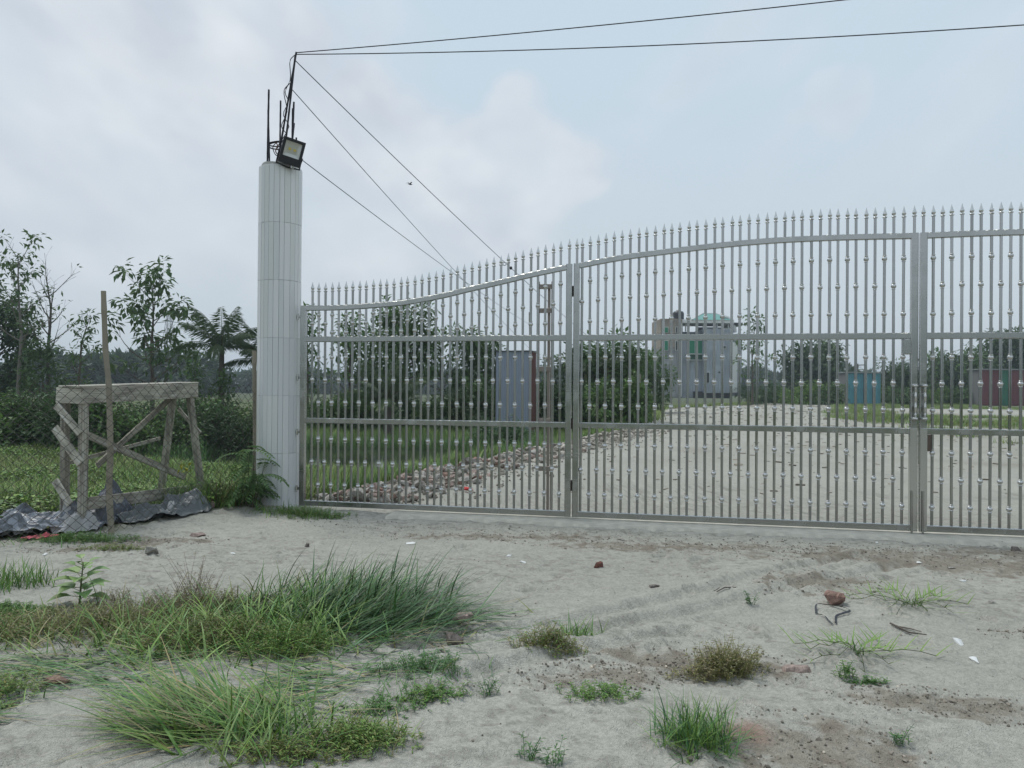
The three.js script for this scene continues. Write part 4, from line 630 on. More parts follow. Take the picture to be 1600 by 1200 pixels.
function corrugated(w, h, pitch, amp) { const n = Math.round(w / pitch * 6), g = new THREE.PlaneGeometry(w, h, n, 1), p = g.attributes.position; for (let k = 0; k < p.count; k++) p.setZ(k, Math.sin(p.getX(k) / pitch * Math.PI * 2) * amp); g.computeVertexNormals(); return g; }
{ // tin shed
  const D = 31, q = at(806, 604, D), y0 = H(q.x, q.z), o = thing('tin_shed', 'small blue-grey corrugated tin shed with dark red side behind the gate', 'shed', [q.x, y0 - 0.05, q.z], -0.3);
  const m = mat(0.27, 0.31, 0.385, 0.5, { side: THREE.DoubleSide, metalness: 0.2 }), rd = mat(0.12, 0.05, 0.045, 0.8, { side: THREE.DoubleSide });
  const h = at(805, 548, D).y - y0;
  for (const x of [-0.34, 0.34]) part('sheet', corrugated(0.69, h, 0.076, 0.009), m, o).position.set(x * 0.99, h / 2, x > 0 ? 0.504 : 0.5);
  const s = part('side_wall', corrugated(1.0, h, 0.12, 0.012), rd, o); s.rotation.y = Math.PI / 2; s.position.set(0.69, h / 2, 0);
  const s2 = part('side_wall', corrugated(1.0, h, 0.12, 0.012), rd, o); s2.rotation.y = Math.PI / 2; s2.position.set(-0.69, h / 2, 0);
  part('back_wall', corrugated(1.36, h, 0.076, 0.009), m, o).position.set(0, h / 2, -0.5);
  const rf = part('roof', bevel(1.5, 0.03, 1.2, 0.008), mat(0.12, 0.12, 0.125, 0.7), o); rf.position.set(0, h + 0.03, 0); rf.rotation.x = 0.02;
  for (const x of [-0.66, 0.66]) part('corner_post', bevel(0.05, h, 0.05, 0.008), M.rust, o).position.set(x, h / 2, 0.46);
}
{ // boarded sheds at the far edge of the yard
  const shed = (label, cat, px0, px1, py0, D, cols) => {
    const q = at((px0 + px1) / 2, 604, D), y0 = H(q.x, q.z), w = (px1 - px0) * D / 1200, h = at((px0 + px1) / 2, py0, D).y - y0, o = thing('boarded_stall', label, cat, [q.x, y0, q.z], 0), n = cols.length;
    part('body', bevel(w - 0.1, h - 0.1, 2.4, 0.03), mat(0.16, 0.16, 0.16, 0.9), o).position.set(0, h / 2, -1.22);
    cols.forEach((c, k) => { const pw = w / n, g = part('panel', bevel(pw - 0.06, h - 0.06, 0.06, 0.015), mat(...c, 0.7, { map: wallTex }), o); g.position.set(-w / 2 + (k + 0.5) * pw, h / 2, 0.03); });
    part('roof_edge', bevel(w + 0.2, 0.1, 2.8, 0.02), mat(0.25, 0.27, 0.27, 0.8), o).position.set(0, h + 0.05, -1.2);
  };
  const te = [0.1, 0.33, 0.4]; shed('row of teal boards far off behind the widest gate leaf', 'stall', 1322, 1376, 583, 86, [te, [0.09, 0.3, 0.37], te, [0.11, 0.34, 0.4]]);
  const re = [0.17, 0.055, 0.06]; shed('dark red and green boards far off at the right edge', 'stall', 1533, 1608, 578, 84, [re, [0.15, 0.05, 0.055], [0.03, 0.17, 0.1], re, [0.16, 0.06, 0.06]]);
  const q = gp(1340, 92), b = new Builder(), y0 = H(q[0], q[1]); b.tube([V(0, 0, 0), V(0, 4.9, 0)], [0.12, 0.08], [0.14, 0.14, 0.14], 7); const o = thing('utility_pole', 'short utility pole with crossarm behind the teal boards', 'utility pole', [q[0], y0 - 0.1, q[1]]); part('pole', b.build(), M.plain, o); const b2 = new Builder(); b2.tube([V(-0.25, 4.7, 0), V(0.75, 4.75, 0)], 0.06, [0.12, 0.12, 0.12], 5); part('crossarm', b2.build(), M.plain, o);
}
bamboo('bamboo_pole', 'bamboo pole holding two slanting wires beside the tin shed', at(828, 604, 33), at(828, 488, 33), 0.05);
bamboo('bamboo_pole', 'bamboo pole at the lower end of the longest slanting wire', at(1000, 604, 33), at(1000, 584, 33), 0.05);
{ // bird
  const B = new Builder(), c = [0.03, 0.03, 0.035], body = []; for (let k = 0; k <= 6; k++) body.push(V(-0.1 + 0.035 * k, 0.01 * Math.sin(k), 0)); B.tube(body, [0.004, 0.02, 0.03, 0.03, 0.024, 0.018, 0.004], c, 6);
  for (const s of [-1, 1]) { const w = [V(0.03, 0.02, 0.02 * s), V(-0.04, 0.02, 0.02 * s), V(-0.05, 0.075, 0.12 * s), V(0.02, 0.08, 0.12 * s), V(-0.06, 0.05, 0.21 * s)]; B.quad(w[0], w[1], w[2], w[3], c); B.tri(w[3], w[2], w[4], c); const d = w.map((q) => q.clone().add(V(0, 0.006, 0))); B.quad(d[3], d[2], d[1], d[0], c); B.tri(d[4], d[2], d[3], c); }
  B.tri(V(-0.1, 0, 0), V(-0.16, 0.005, 0.025), V(-0.16, 0.005, -0.025), c);
  const o = solo('bird', B.build(), M.plain, 'small dark bird flying between the slanting wires and the clouds', 'bird'); o.position.copy(at(641, 288, 32)); o.rotation.set(0.1, 0.8, 0.15);
}

// ------------------------------------------------------------------ weeds and grass of the low fields
function tuftGeo(seed, n, len, wid, spread, cols) { const r = rng(seed), B = new Builder(), keep = H2; H2 = () => -9; for (let k = 0; k < n; k++) { const a = r() * 6.283; blade(B, V((r() - 0.5) * spread, 0, (r() - 0.5) * spread), a, 0.1 + 0.5 * r(), len * (0.5 + 0.6 * r()), wid, 0.4 + 0.9 * r(), tone(cols[k % cols.length], r), 3); } H2 = keep; return B.build(); }
function herbGeo(seed, n, h, ls, cols) { const r = rng(seed), B = new Builder(); for (let k = 0; k < n; k++) { const a = r() * 6.283, q = r() * 0.22, y = h * (0.25 + 0.8 * r()), p = V(Math.cos(a) * q, y, Math.sin(a) * q); leaf(B, p, V(Math.cos(a), 0.1 + 0.4 * (r() - 0.5), Math.sin(a)), V(0, 1, 0), ls * (0.6 + 0.7 * r()), ls * 0.6, tone(cols[k % cols.length], r)); } for (let k = 0; k < 5; k++) { const a = r() * 6.283; B.tube([V(0, 0, 0), V(Math.cos(a) * 0.12, h, Math.sin(a) * 0.12)], 0.006, cols[0], 3, false); } return B.build(); }
function scatter(name, label, geo, count, place, seed, smin = 0.7, smax = 1.3, category = 'grass') {
  const r = rng(seed), im = new THREE.InstancedMesh(geo, M.blade, count), m = new THREE.Matrix4(), c = new THREE.Color(); let n = 0, guard = 0;
  while (n < count && guard++ < count * 30) { const q = place(r); if (!q) continue; const s = lerp(smin, smax, r()) * (q[2] || 1); m.compose(V(q[0], H(q[0], q[1]) - 0.02, q[1]), new THREE.Quaternion().setFromEuler(new THREE.Euler(0, r() * 6.283, 0)), V(s, s * (0.8 + 0.4 * r()), s)); im.setMatrixAt(n, m); const k = 0.75 + 0.5 * r(); im.setColorAt(n, c.setRGB(k * (0.95 + 0.15 * r()), k, k * 0.95)); n++; }
  im.count = n; im.name = numbered(name); scene.add(im); tag(im, label, category, null, 'stuff'); return im;
}
const inPond = (x, z) => Math.hypot((x + 4.6) / 5.2, (z + 23) / 4.2) < 1;
const leftField = (r) => { const z = -lerp(5.5, 24, Math.pow(r(), 1.1)), x = lerp(-17, -2.7, r()); return fieldD(x, z) > 0.25 && (z > -11 || x < -3.2) && !inPond(x, z) && Math.hypot((x + 4.35) / 1.25, (z + 8.05) / 0.75) > 1 ? [x, z] : null; };
const gateField = (r) => { const z = -lerp(9.7, 34, Math.pow(r(), 1.2)), x = lerp(-9, 8, r()), f = fieldD(x, z); return f > 0.6 && !inPond(x, z) ? [x, z] : null; };
scatter('field_grass', 'tangled green grass filling the low field left of the column', tuftGeo(1, 22, 0.36, 0.012, 0.22, [GREEN.weed, GREEN.pale, GREEN.olive]), 6500, leftField, 11);
scatter('field_herbs', 'broad-leaved weeds among the grass of the left field', herbGeo(2, 26, 0.24, 0.1, [GREEN.weed, GREEN.grass]), 2600, (r) => { const q = leftField(r); return q && fbm(q[0] * 0.5, q[1] * 0.5 + 4, 3) > 0.5 ? q : null; }, 12, 0.7, 1.3, 'weeds');
scatter('meadow_grass', 'tall green grass in the low ground behind the hinged gate leaf', tuftGeo(3, 24, 0.42, 0.012, 0.25, [GREEN.grass, GREEN.weed, GREEN.blue, GREEN.olive, GREEN.pale]), 4600, gateField, 13);
scatter('verge_grass', 'patchy grass along the right side of the sand yard', tuftGeo(4, 22, 0.16, 0.012, 0.5, [GREEN.weed, GREEN.olive, GREEN.grass]), 6500, (r) => { const z = -lerp(16, 90, r()), x = curve1(roadR, -z) + lerp(-1.5, 26, r()); return fbm(x * 0.16, z * 0.1 + 30, 3) > 0.44 ? [x, z, 1.5] : null; }, 14);
scatter('island_grass', 'pale grass strip in front of the house', tuftGeo(5, 16, 0.22, 0.02, 0.35, [GREEN.pale, GREEN.olive, GREEN.weed]), 3000, (r) => { const z = -lerp(36, 88, r()), x = curve1(roadL, -z) - lerp(-0.6, 9, r()); return [x, z, 1.6]; }, 15);
scatter('pond_reeds', 'reeds standing in the edge of the pond behind the gate', tuftGeo(6, 20, 0.75, 0.014, 0.2, [GREEN.grass, GREEN.blue]), 420, (r) => { const a = r() * 6.283, q = lerp(0.55, 1.1, Math.sqrt(r())), x = -4.6 + Math.cos(a) * 5.4 * q, z = -23 + Math.sin(a) * 4.4 * q; return (Math.sin(a) < -0.15 && q > 0.85) || (Math.abs(Math.cos(a)) > 0.85 && q > 0.8) ? [x, z] : null; }, 16, 0.7, 1.2, 'reeds');

// ------------------------------------------------------------------ grass and weeds on the sand
function grassPatch(name, label, cat, fill, group) { const B = new Builder(); fill(B); return solo(name, B.build(), M.blade, label, cat, group); }
const gp3 = (x, z, dy = -0.005) => V(x, H(x, z) + dy, z);
function radial(B, r, cx, cz, rad, n, len, wid, cols, tilt = [0.3, 1.2], droop = 0.8, bias = 0, biasW = 9) {
  for (let k = 0; k < n; k++) { const a = biasW > 6 ? r() * 6.283 : bias + (r() + r() - 1) * biasW, q = rad * 0.62 * Math.sqrt(-2 * Math.log(1 - 0.96 * r())), b = r() * 6.283, x = cx + Math.cos(b) * q, z = cz + Math.sin(b) * q * 0.8; blade(B, gp3(x, z), a, lerp(tilt[0], tilt[1], r()), len * (0.45 + 0.65 * r()), wid * (0.7 + 0.6 * r()), droop * (0.4 + 0.9 * r()), tone(cols[Math.floor(r() * cols.length)], r, 0.5), 5, (r() - 0.5) * 0.8); }
}
function weedy(B, r, cx, cz, rx, rz, n, h, cols) { // wiry little weed: thin stems with tiny leaves
  for (let k = 0; k < n; k++) { const b = r() * 6.283, q = 0.52 * Math.sqrt(-2 * Math.log(1 - 0.97 * r())), x = cx + Math.cos(b) * q * rx, z = cz + Math.sin(b) * q * rz, p = gp3(x, z), hh = h * (0.35 + 0.75 * r()) * Math.max(0.3, 1.15 - 0.5 * q), a = r() * 6.283, top = p.clone().add(V(Math.cos(a) * hh * 0.5, hh, Math.sin(a) * hh * 0.5)); B.tube([p, p.clone().lerp(top, 0.5).add(V(0, hh * 0.08, 0)), top], [0.0016, 0.0013, 0.0008], tone(cols[0], r), 3, false);
    for (let j = 0; j < 7; j++) { const t = 0.25 + 0.75 * r(), o = p.clone().lerp(top, t), a2 = r() * 6.283; leaf(B, o, V(Math.cos(a2), 0.5 * r(), Math.sin(a2)).normalize(), V(0, 1, 0), 0.012 + 0.022 * r(), 0.007, tone(cols[Math.floor(r() * cols.length)], r, 0.5)); } }
}
{ const r = rng(301), G = [GREEN.grass, GREEN.blue, GREEN.blue, [0.07, 0.105, 0.05]];
  grassPatch('grass_clump', 'largest dark green grass clump sweeping to the right over the sand', 'grass', (B) => { radial(B, r, -1.25, -5.15, 0.6, 620, 0.5, 0.013, G, [0.75, 1.5], 0.35, -0.05, 1.1); radial(B, r, -1.0, -5.1, 0.45, 420, 0.42, 0.012, G, [0.3, 1.2], 0.8, -0.2, 1.6); radial(B, r, -1.0, -4.8, 0.5, 420, 0.42, 0.012, G, [0.8, 1.5], 0.4, 0.1, 1.3); radial(B, r, -1.4, -5.3, 0.45, 260, 0.34, 0.01, [GREEN.grass, GREEN.olive, GREEN.pale], [0.1, 1.0], 0.9); radial(B, r, -0.65, -5.0, 0.42, 190, 0.44, 0.011, G, [1.15, 1.55], 0.15, 0.0, 0.9); radial(B, r, -0.7, -4.65, 0.5, 90, 0.4, 0.01, [GREEN.blue, GREEN.straw, GREEN.grass], [1.3, 1.6], 0.1, 0.3, 1.6); radial(B, r, -1.3, -4.7, 0.4, 260, 0.36, 0.012, [GREEN.weed, GREEN.grass, GREEN.pale], [0.3, 1.2], 1.0); radial(B, r, -1.1, -5.5, 0.5, 320, 0.42, 0.011, G, [0.2, 1.1], 0.6, -0.3, 1.8); radial(B, r, -0.9, -4.95, 0.85, 110, 0.4, 0.009, [GREEN.straw, GREEN.blue, GREEN.olive], [1.0, 1.58], 0.2); });
  grassPatch('grass_clump', 'spiky light green grass tuft at the bottom left, blades spread to the left', 'grass', (B) => { radial(B, r, -1.3, -3.36, 0.24, 420, 0.5, 0.011, [GREEN.grass, GREEN.weed, GREEN.grass, GREEN.pale, GREEN.straw], [0.8, 1.5], 0.3, Math.PI, 1.3); radial(B, r, -1.05, -3.25, 0.22, 260, 0.34, 0.008, [GREEN.grass, GREEN.weed, GREEN.pale], [0.2, 1.25], 0.9); });
  grassPatch('mat_weeds', 'mat of brown-green weeds and grass stretching from the left edge', 'weeds', (B) => { weedy(B, r, -1.75, -4.5, 0.5, 0.28, 900, 0.15, [GREEN.olive, GREEN.weed, GREEN.straw]); weedy(B, r, -2.55, -4.85, 0.55, 0.3, 800, 0.13, [GREEN.olive, [0.14, 0.11, 0.06], GREEN.straw]); weedy(B, r, -2.0, -5.15, 0.5, 0.25, 600, 0.14, [GREEN.olive, [0.13, 0.1, 0.06]]); radial(B, r, -1.75, -4.6, 0.6, 620, 0.32, 0.012, [GREEN.grass, GREEN.weed, GREEN.weed, GREEN.pale], [0.2, 1.1], 1.0); radial(B, r, -2.5, -4.7, 0.6, 420, 0.25, 0.009, [GREEN.weed, GREEN.straw, GREEN.grass, GREEN.olive], [0.3, 1.2], 0.9); weedy(B, r, -1.25, -4.35, 0.28, 0.2, 520, 0.16, [GREEN.weed, GREEN.olive, GREEN.grass]); });
  grassPatch('mat_weeds', 'yellowish weed mat at the left edge in front of the creeping mat', 'weeds', (B) => { weedy(B, r, -3.1, -4.6, 0.4, 0.25, 650, 0.13, [GREEN.olive, GREEN.weed, GREEN.straw]); radial(B, r, -3.0, -4.5, 0.4, 200, 0.24, 0.007, [GREEN.weed, GREEN.straw, GREEN.grass], [0.3, 1.3], 0.9); });
  grassPatch('mat_weeds', 'pale weeds in the lower left corner', 'weeds', (B) => { weedy(B, r, -2.5, -3.65, 0.22, 0.2, 330, 0.1, [GREEN.pale, GREEN.weed, GREEN.olive]); radial(B, r, -2.5, -3.7, 0.25, 110, 0.18, 0.006, [GREEN.weed, GREEN.pale, GREEN.grass], [0.5, 1.4], 0.7); });
  grassPatch('flattened_grass', 'flattened grass stems spread over the sand below the mat of weeds', 'grass', (B) => { for (let k = 0; k < 1100; k++) { const x = lerp(-2.9, -0.7, r()), z = lerp(-4.35, -3.45, r()) - 0.1 * x * 0.5; if (fbm(x * 2 + 4, z * 2, 3) < 0.42) continue; blade(B, gp3(x, z, 0.004), (r() < 0.5 ? 0 : Math.PI) + (r() - 0.5) * 1.1, 1.25 + 0.25 * r(), 0.12 + 0.3 * r(), 0.008 + 0.005 * r(), 0.2, tone([GREEN.grass, GREEN.pale, GREEN.straw, GREEN.blue][Math.floor(r() * 4)], r, 0.5), 4, (r() - 0.5)); } });
  grassPatch('grass_clump', 'short upright grass tuft at the left edge above the weeds', 'grass', (B) => radial(B, r, -3.75, -5.75, 0.26, 240, 0.25, 0.008, [GREEN.grass, GREEN.weed], [0.1, 0.8], 0.5));
  grassPatch('mat_weeds', 'small bright green creeping mat at the left edge below the upright tuft', 'weeds', (B) => { weedy(B, r, -3.35, -5.1, 0.32, 0.14, 500, 0.07, [GREEN.grass, GREEN.weed]); });
  grassPatch('dry_weed', 'tall dry brown weed standing above the back of the weed mat', 'weed', (B) => { weedy(B, r, -2.25, -5.45, 0.16, 0.1, 70, 0.3, [[0.14, 0.1, 0.06], GREEN.straw, GREEN.olive]); weedy(B, r, -2.6, -5.25, 0.4, 0.14, 90, 0.15, [[0.14, 0.1, 0.06], GREEN.olive]); });
  grassPatch('creeping_grass', 'creeping grass patch right of the flattened stems', 'grass', (B) => { weedy(B, r, -0.45, -4.02, 0.24, 0.12, 130, 0.09, [GREEN.grass, GREEN.blue]); radial(B, r, -0.45, -4.0, 0.26, 110, 0.17, 0.006, [GREEN.grass, GREEN.blue], [0.7, 1.5], 0.8); });
  grassPatch('creeping_grass', 'creeping grass trailing below the patch right of the flattened stems', 'grass', (B) => { weedy(B, r, -0.4, -3.68, 0.2, 0.09, 100, 0.06, [GREEN.grass, GREEN.weed]); weedy(B, r, -0.6, -3.55, 0.18, 0.07, 60, 0.06, [GREEN.grass]); radial(B, r, -0.5, -3.62, 0.16, 60, 0.13, 0.006, [GREEN.grass], [0.5, 1.4], 0.6); });
  grassPatch('mixed_weeds', 'pale mixed weeds with grass blades at the bottom edge', 'weeds', (B) => { weedy(B, r, -0.62, -3.22, 0.2, 0.12, 300, 0.11, [GREEN.weed, GREEN.pale, GREEN.olive]); radial(B, r, -0.65, -3.25, 0.2, 90, 0.2, 0.006, [GREEN.grass, GREEN.straw, GREEN.pale], [0.2, 1.2], 1.2); radial(B, r, -0.95, -3.3, 0.14, 26, 0.22, 0.007, [GREEN.grass, GREEN.straw], [0.2, 1.0], 1.2); weedy(B, r, -0.9, -3.08, 0.25, 0.08, 160, 0.07, [GREEN.olive, GREEN.weed]); });
  grassPatch('grass_tuft', 'small green grass tuft just behind a brown weed in the middle of the sand', 'grass', (B) => radial(B, r, 0.42, -4.72, 0.1, 120, 0.19, 0.006, [GREEN.grass, GREEN.weed], [0.3, 1.3], 0.6));
  grassPatch('dry_weed', 'brownish weed in the middle of the sand, in front of a small green tuft', 'weed', (B) => weedy(B, r, 0.22, -4.42, 0.18, 0.09, 190, 0.12, [GREEN.olive, GREEN.straw, GREEN.weed]));
  grassPatch('dry_weed', 'bushy olive-brown weed on the sand right of centre', 'weed', (B) => { weedy(B, r, 1.14, -4.06, 0.17, 0.12, 260, 0.17, [GREEN.olive, GREEN.straw, [0.16, 0.13, 0.05]]); weedy(B, r, 1.0, -4.0, 0.2, 0.07, 60, 0.08, [GREEN.straw, GREEN.olive]); });
  grassPatch('creeping_weed', 'thin creeping weed on the sand left of the olive-brown one', 'weed', (B) => weedy(B, r, 0.42, -3.68, 0.17, 0.11, 90, 0.07, [GREEN.weed, GREEN.grass]));
  grassPatch('grass_tuft', 'dense dark green grass tuft at the bottom edge right of centre', 'grass', (B) => { radial(B, r, 0.79, -3.24, 0.13, 420, 0.21, 0.0055, [GREEN.grass, GREEN.blue, GREEN.weed], [0.1, 1.4], 0.6); radial(B, r, 0.79, -3.24, 0.15, 30, 0.34, 0.005, [GREEN.grass], [0.9, 1.3], 0.2); });
  const crab = (label, cx, cz, arms, len) => grassPatch('crab_grass', label, 'grass', (B) => { for (let k = 0; k < arms; k++) { const a = k / arms * 6.283 + r() * 0.7, l = len * (0.5 + 0.6 * r()); let p = gp3(cx, cz, 0.01); const pts = [p]; for (let j = 1; j <= 5; j++) { const q = gp3(cx + Math.cos(a) * l * j / 5, cz + Math.sin(a) * l * j / 5 * 0.8, 0.012 + 0.03 * Math.sin(j / 5 * 3)); pts.push(q); if (j > 0) for (const s of [-1, 1]) blade(B, q, a + s * (0.4 + 0.4 * r()), 1.0 + 0.35 * r(), 0.1 + 0.1 * r(), 0.009, 0.2, tone(GREEN.weed, r, 0.5), 3); } B.tube(pts, 0.0022, [0.1, 0.12, 0.06], 4, false); } radial(B, r, cx, cz, 0.08, 22, 0.16, 0.006, [GREEN.grass], [0.3, 1.2], 0.8); });
  crab('sprawling crab grass on the sand behind the black strap, at the right', 2.78, -5.33, 11, 0.42); crab('sprawling crab grass in front of the black strap, at the right', 1.95, -4.32, 9, 0.4);
  grassPatch('seedling', 'small creeping seedling in front of the crab grass at the right', 'weed', (B) => { weedy(B, r, 1.72, -3.93, 0.05, 0.03, 22, 0.11, [GREEN.grass, GREEN.weed]); weedy(B, r, 1.82, -3.88, 0.1, 0.02, 30, 0.04, [GREEN.grass]); });
  for (const [x, z, l] of [[0.08, -3.12, 'tiny upright seedling at the bottom edge left of the dark tuft'], [-0.1, -3.72, 'tiny upright seedling right of the creeping grass'], [1.66, -3.28, 'tiny seedling at the bottom edge near the brick dust'], [2.45, -3.2, 'tiny seedling at the bottom right corner'], [1.65, -5.28, 'tiny dark seedling left of the brick lump'], [0.18, -3.05, 'second tiny upright seedling at the bottom edge left of the dark tuft']]) grassPatch('seedling', l, 'weed', (B) => weedy(B, r, x, z, 0.035, 0.02, 12, 0.11, [GREEN.blue, GREEN.grass]));
  grassPatch('grass_clump', 'low grass at the foot of the column under the hinged gate leaf', 'grass', (B) => { weedy(B, r, -2.35, -8.75, 0.5, 0.16, 500, 0.11, [GREEN.grass, GREEN.weed, GREEN.olive]); radial(B, r, -2.4, -8.8, 0.4, 160, 0.16, 0.008, [GREEN.grass, GREEN.weed], [0.1, 1.2], 0.6); });
  grassPatch('mat_weeds', 'low weeds on the sand edge in front of the bamboo post', 'weeds', (B) => { weedy(B, r, -4.1, -7.35, 0.5, 0.13, 400, 0.09, [GREEN.grass, GREEN.weed]); weedy(B, r, -3.6, -6.95, 0.3, 0.08, 120, 0.06, [GREEN.olive, GREEN.weed]); radial(B, r, -4.2, -7.4, 0.4, 90, 0.15, 0.007, [GREEN.grass], [0.2, 1.2], 0.6); });
  grassPatch('thicket_weeds', 'tall weeds with reddish stems between the trestle and the column', 'weeds', (B) => { radial(B, r, -3.5, -9.2, 0.38, 420, 0.42, 0.01, [GREEN.grass, GREEN.weed, [0.16, 0.08, 0.05]], [0.05, 0.6], 0.6); weedy(B, r, -3.75, -8.95, 0.4, 0.2, 380, 0.36, [GREEN.grass, GREEN.tree, GREEN.weed]); for (let k = 0; k < 12; k++) leaf(B, gp3(-3.78 + (r() - 0.5) * 0.14, -8.85, 0.4 + r() * 0.1), V(r() - 0.5, 0.3, r() - 0.5).normalize(), V(0, 1, 0), 0.07, 0.035, [0.4, 0.38, 0.03]); });
}
{ // young broad-leaved plant: each leaf its own piece
  const x = -2.97, z = -5.3, o = thing('young_plant', 'young plant with broad pale green leaves at the left, behind the weed mat', 'plant', [x, H(x, z), z]), r = rng(401), S = new Builder();
  S.tube([V(0, -0.02, 0), V(0.01, 0.14, 0), V(0.03, 0.3, 0.01)], [0.008, 0.006, 0.003], [0.12, 0.14, 0.06], 6); const lm = [vmat(0.5), vmat(0.55)];
  for (let k = 0; k < 21; k++) { const y = 0.05 + 0.24 * k / 20, a = k * 2.4, L = 0.185 * (1.1 - 0.35 * k / 14) * (0.8 + 0.3 * r()), W = L * 0.7, el = 0.45 - 0.35 * r() * (1 - k / 14), B = new Builder(), d = V(Math.cos(a) * Math.cos(el), Math.sin(el), Math.sin(a) * Math.cos(el)), s = V(-Math.sin(a), 0, Math.cos(a)), st = V(0.02 * y / 0.3, y, 0), o1 = st.clone().addScaledVector(d, 0.05); S.tube([st, o1], 0.0022, [0.14, 0.15, 0.07], 4, false);
    const c = tone([0.15, 0.25, 0.07], r, 0.45), pr = [[0, 0.0], [0.15, 0.36], [0.35, 0.5], [0.6, 0.38], [0.82, 0.17], [1, 0]]; for (let j = 1; j < pr.length; j++) { const P = (t, w, sg) => o1.clone().addScaledVector(d, t * L).addScaledVector(s, sg * w * W).add(V(0, -L * 0.35 * t * t + w * W * 0.25, 0)); for (const sg of [-1, 1]) B.quad(P(pr[j - 1][0], 0, 1), P(pr[j - 1][0], pr[j - 1][1], sg), P(pr[j][0], pr[j][1], sg), P(pr[j][0], 0, 1), c); }
    part('leaf', B.build(), lm[k % 2], o); }
  part('stem', S.build(), M.bark, o);
}
{ // feathery plant by the column
  const x = -3.03, z = -8.95, o = thing('feathery_plant', 'dark green plant with feathery leaves against the foot of the column', 'plant', [x, H(x, z), z]), r = rng(402), S = new Builder();
  const stems = [[-0.12, 0.3], [0.04, 0.66], [0.16, 0.5], [-0.03, 0.78], [0.1, 0.4]];
  for (const [dx, h] of stems) S.tube([V(dx * 0.2, -0.03, 0), V(dx * 0.7, h * 0.5, 0.02), V(dx, h, 0.02)], [0.008, 0.006, 0.003], [0.09, 0.08, 0.05], 5);
  for (let k = 0; k < 46; k++) { const [dx, h] = stems[k % 5], t = 0.3 + 0.7 * r(), st = V(dx * t, h * t, 0.02), a = r() * 6.283, el = 0.5 - 0.5 * r(), L = 0.2 + 0.16 * r(), B = new Builder(); let p = st.clone(), e = el; const s = V(-Math.sin(a), 0, Math.cos(a)), pts = [p]; for (let j = 0; j < 9; j++) { const d = V(Math.cos(a) * Math.cos(e), Math.sin(e), Math.sin(a) * Math.cos(e)); p = p.clone().addScaledVector(d, L / 9); pts.push(p); e -= 0.13; for (const sg of [-1, 1]) leaf(B, p, s.clone().multiplyScalar(sg).addScaledVector(d, 0.4).add(V(0, -0.15, 0)).normalize(), V(0, 1, 0), 0.085, 0.03, tone([0.09, 0.18, 0.05], r, 0.5)); } B.tube(pts, 0.002, GREEN.weed, 3, false); part('leaf', B.build(), M.leaf, o); }
  part('stem', S.build(), M.bark, o);
}

// ------------------------------------------------------------------ stones, bricks, rubble
function lump(seed, sx, sy, sz, n = 16, sq = 0.5) { const r = rng(seed), pts = []; for (let k = 0; k < n; k++) { const d = V(r() - 0.5, r() - 0.5, r() - 0.5).normalize(), m = Math.max(Math.abs(d.x), Math.abs(d.y), Math.abs(d.z)); d.multiplyScalar(lerp(1, 1 / m, sq) * (0.8 + 0.3 * r()) * 0.5); pts.push(V(d.x * sx, d.y * sy, d.z * sz)); } const g = new ConvexGeometry(pts), c = g.attributes.position.count; g.setAttribute('uv', new THREE.Float32BufferAttribute(Array.from({ length: c }, (_, k) => [(g.attributes.position.getX(k) + 0.5 * g.attributes.position.getZ(k)) * 5, (g.attributes.position.getY(k) + 0.6 * g.attributes.position.getZ(k)) * 5]).flat(), 2)); return g; }
const gritTex = noiseTex(128, (i, j) => 0.75 + 0.3 * (hash2(i, j) - 0.5) + 0.28 * (tnoise(i / 8, j / 8, 16) - 0.5), true);
const S = { brick: mat(0.3, 0.13, 0.1, 0.95, { map: gritTex }), brick2: mat(0.4, 0.25, 0.2, 0.95, { map: gritTex }), stone: mat(0.3, 0.26, 0.235, 0.95, { map: gritTex }), pale: mat(0.55, 0.53, 0.48, 0.95, { map: gritTex }), pinkish: mat(0.52, 0.4, 0.35, 0.95, { map: gritTex }), white: mat(0.72, 0.73, 0.72, 0.4), lime: mat(0.58, 0.55, 0.5, 0.9, { map: gritTex }) };
function put(name, label, cat, px, py, sx, sy, sz, m, seed, turn = 0, sink = 0.3, n = 16, sq = 0.5) { const p = gnd(px, py), o = solo(name, lump(seed, sx, sy, sz, n, sq), m, label, cat); o.position.set(p.x, H(p.x, p.z) + sy * (0.5 - sink), p.z); o.rotation.y = turn; return o; }
put('stone', 'rounded brown stone on the sand right of the largest grass clump', 'stone', 710, 1000, 0.105, 0.12, 0.09, S.stone, 501, 0.3);
put('brick_lump', 'reddish broken brick half hidden by grass blades beside the rounded stone', 'brick', 722, 970, 0.15, 0.09, 0.12, S.pinkish, 502, 0.3);
put('brick_lump', 'largest brick lump lying on the sand at the right, behind the black strap', 'brick', 1303, 946, 0.145, 0.105, 0.1, S.brick2, 503, -0.3, 0.25, 15, 0.95);
put('brick_fragment', 'small dark red brick fragment on the sand before the middle leaf', 'brick', 935, 886, 0.09, 0.07, 0.05, S.brick, 504, 0.5);
put('brick_fragment', 'red brick fragment lying under the bottom rail of the hinged leaf', 'brick', 748, 803, 0.1, 0.07, 0.08, S.brick, 505);
put('flat_stone', 'flat porous concrete piece sunk in the sand left of the front crab grass', 'stone', 1244, 1052, 0.17, 0.05, 0.11, S.pinkish, 506, 0.1, 0.3, 24, 0.4);
put('brick_fragment', 'flat orange brick piece among the flattened grass at the left', 'brick', 90, 1074, 0.13, 0.05, 0.06, S.brick2, 507, 0.2);
put('stone', 'dull red stone at the foot of the weeds left of the column', 'stone', 330, 806, 0.13, 0.12, 0.12, S.pinkish, 508);
put('stone', 'grey stone on the sand left of the largest grass clump', 'stone', 237, 868, 0.11, 0.1, 0.08, S.pale, 509);
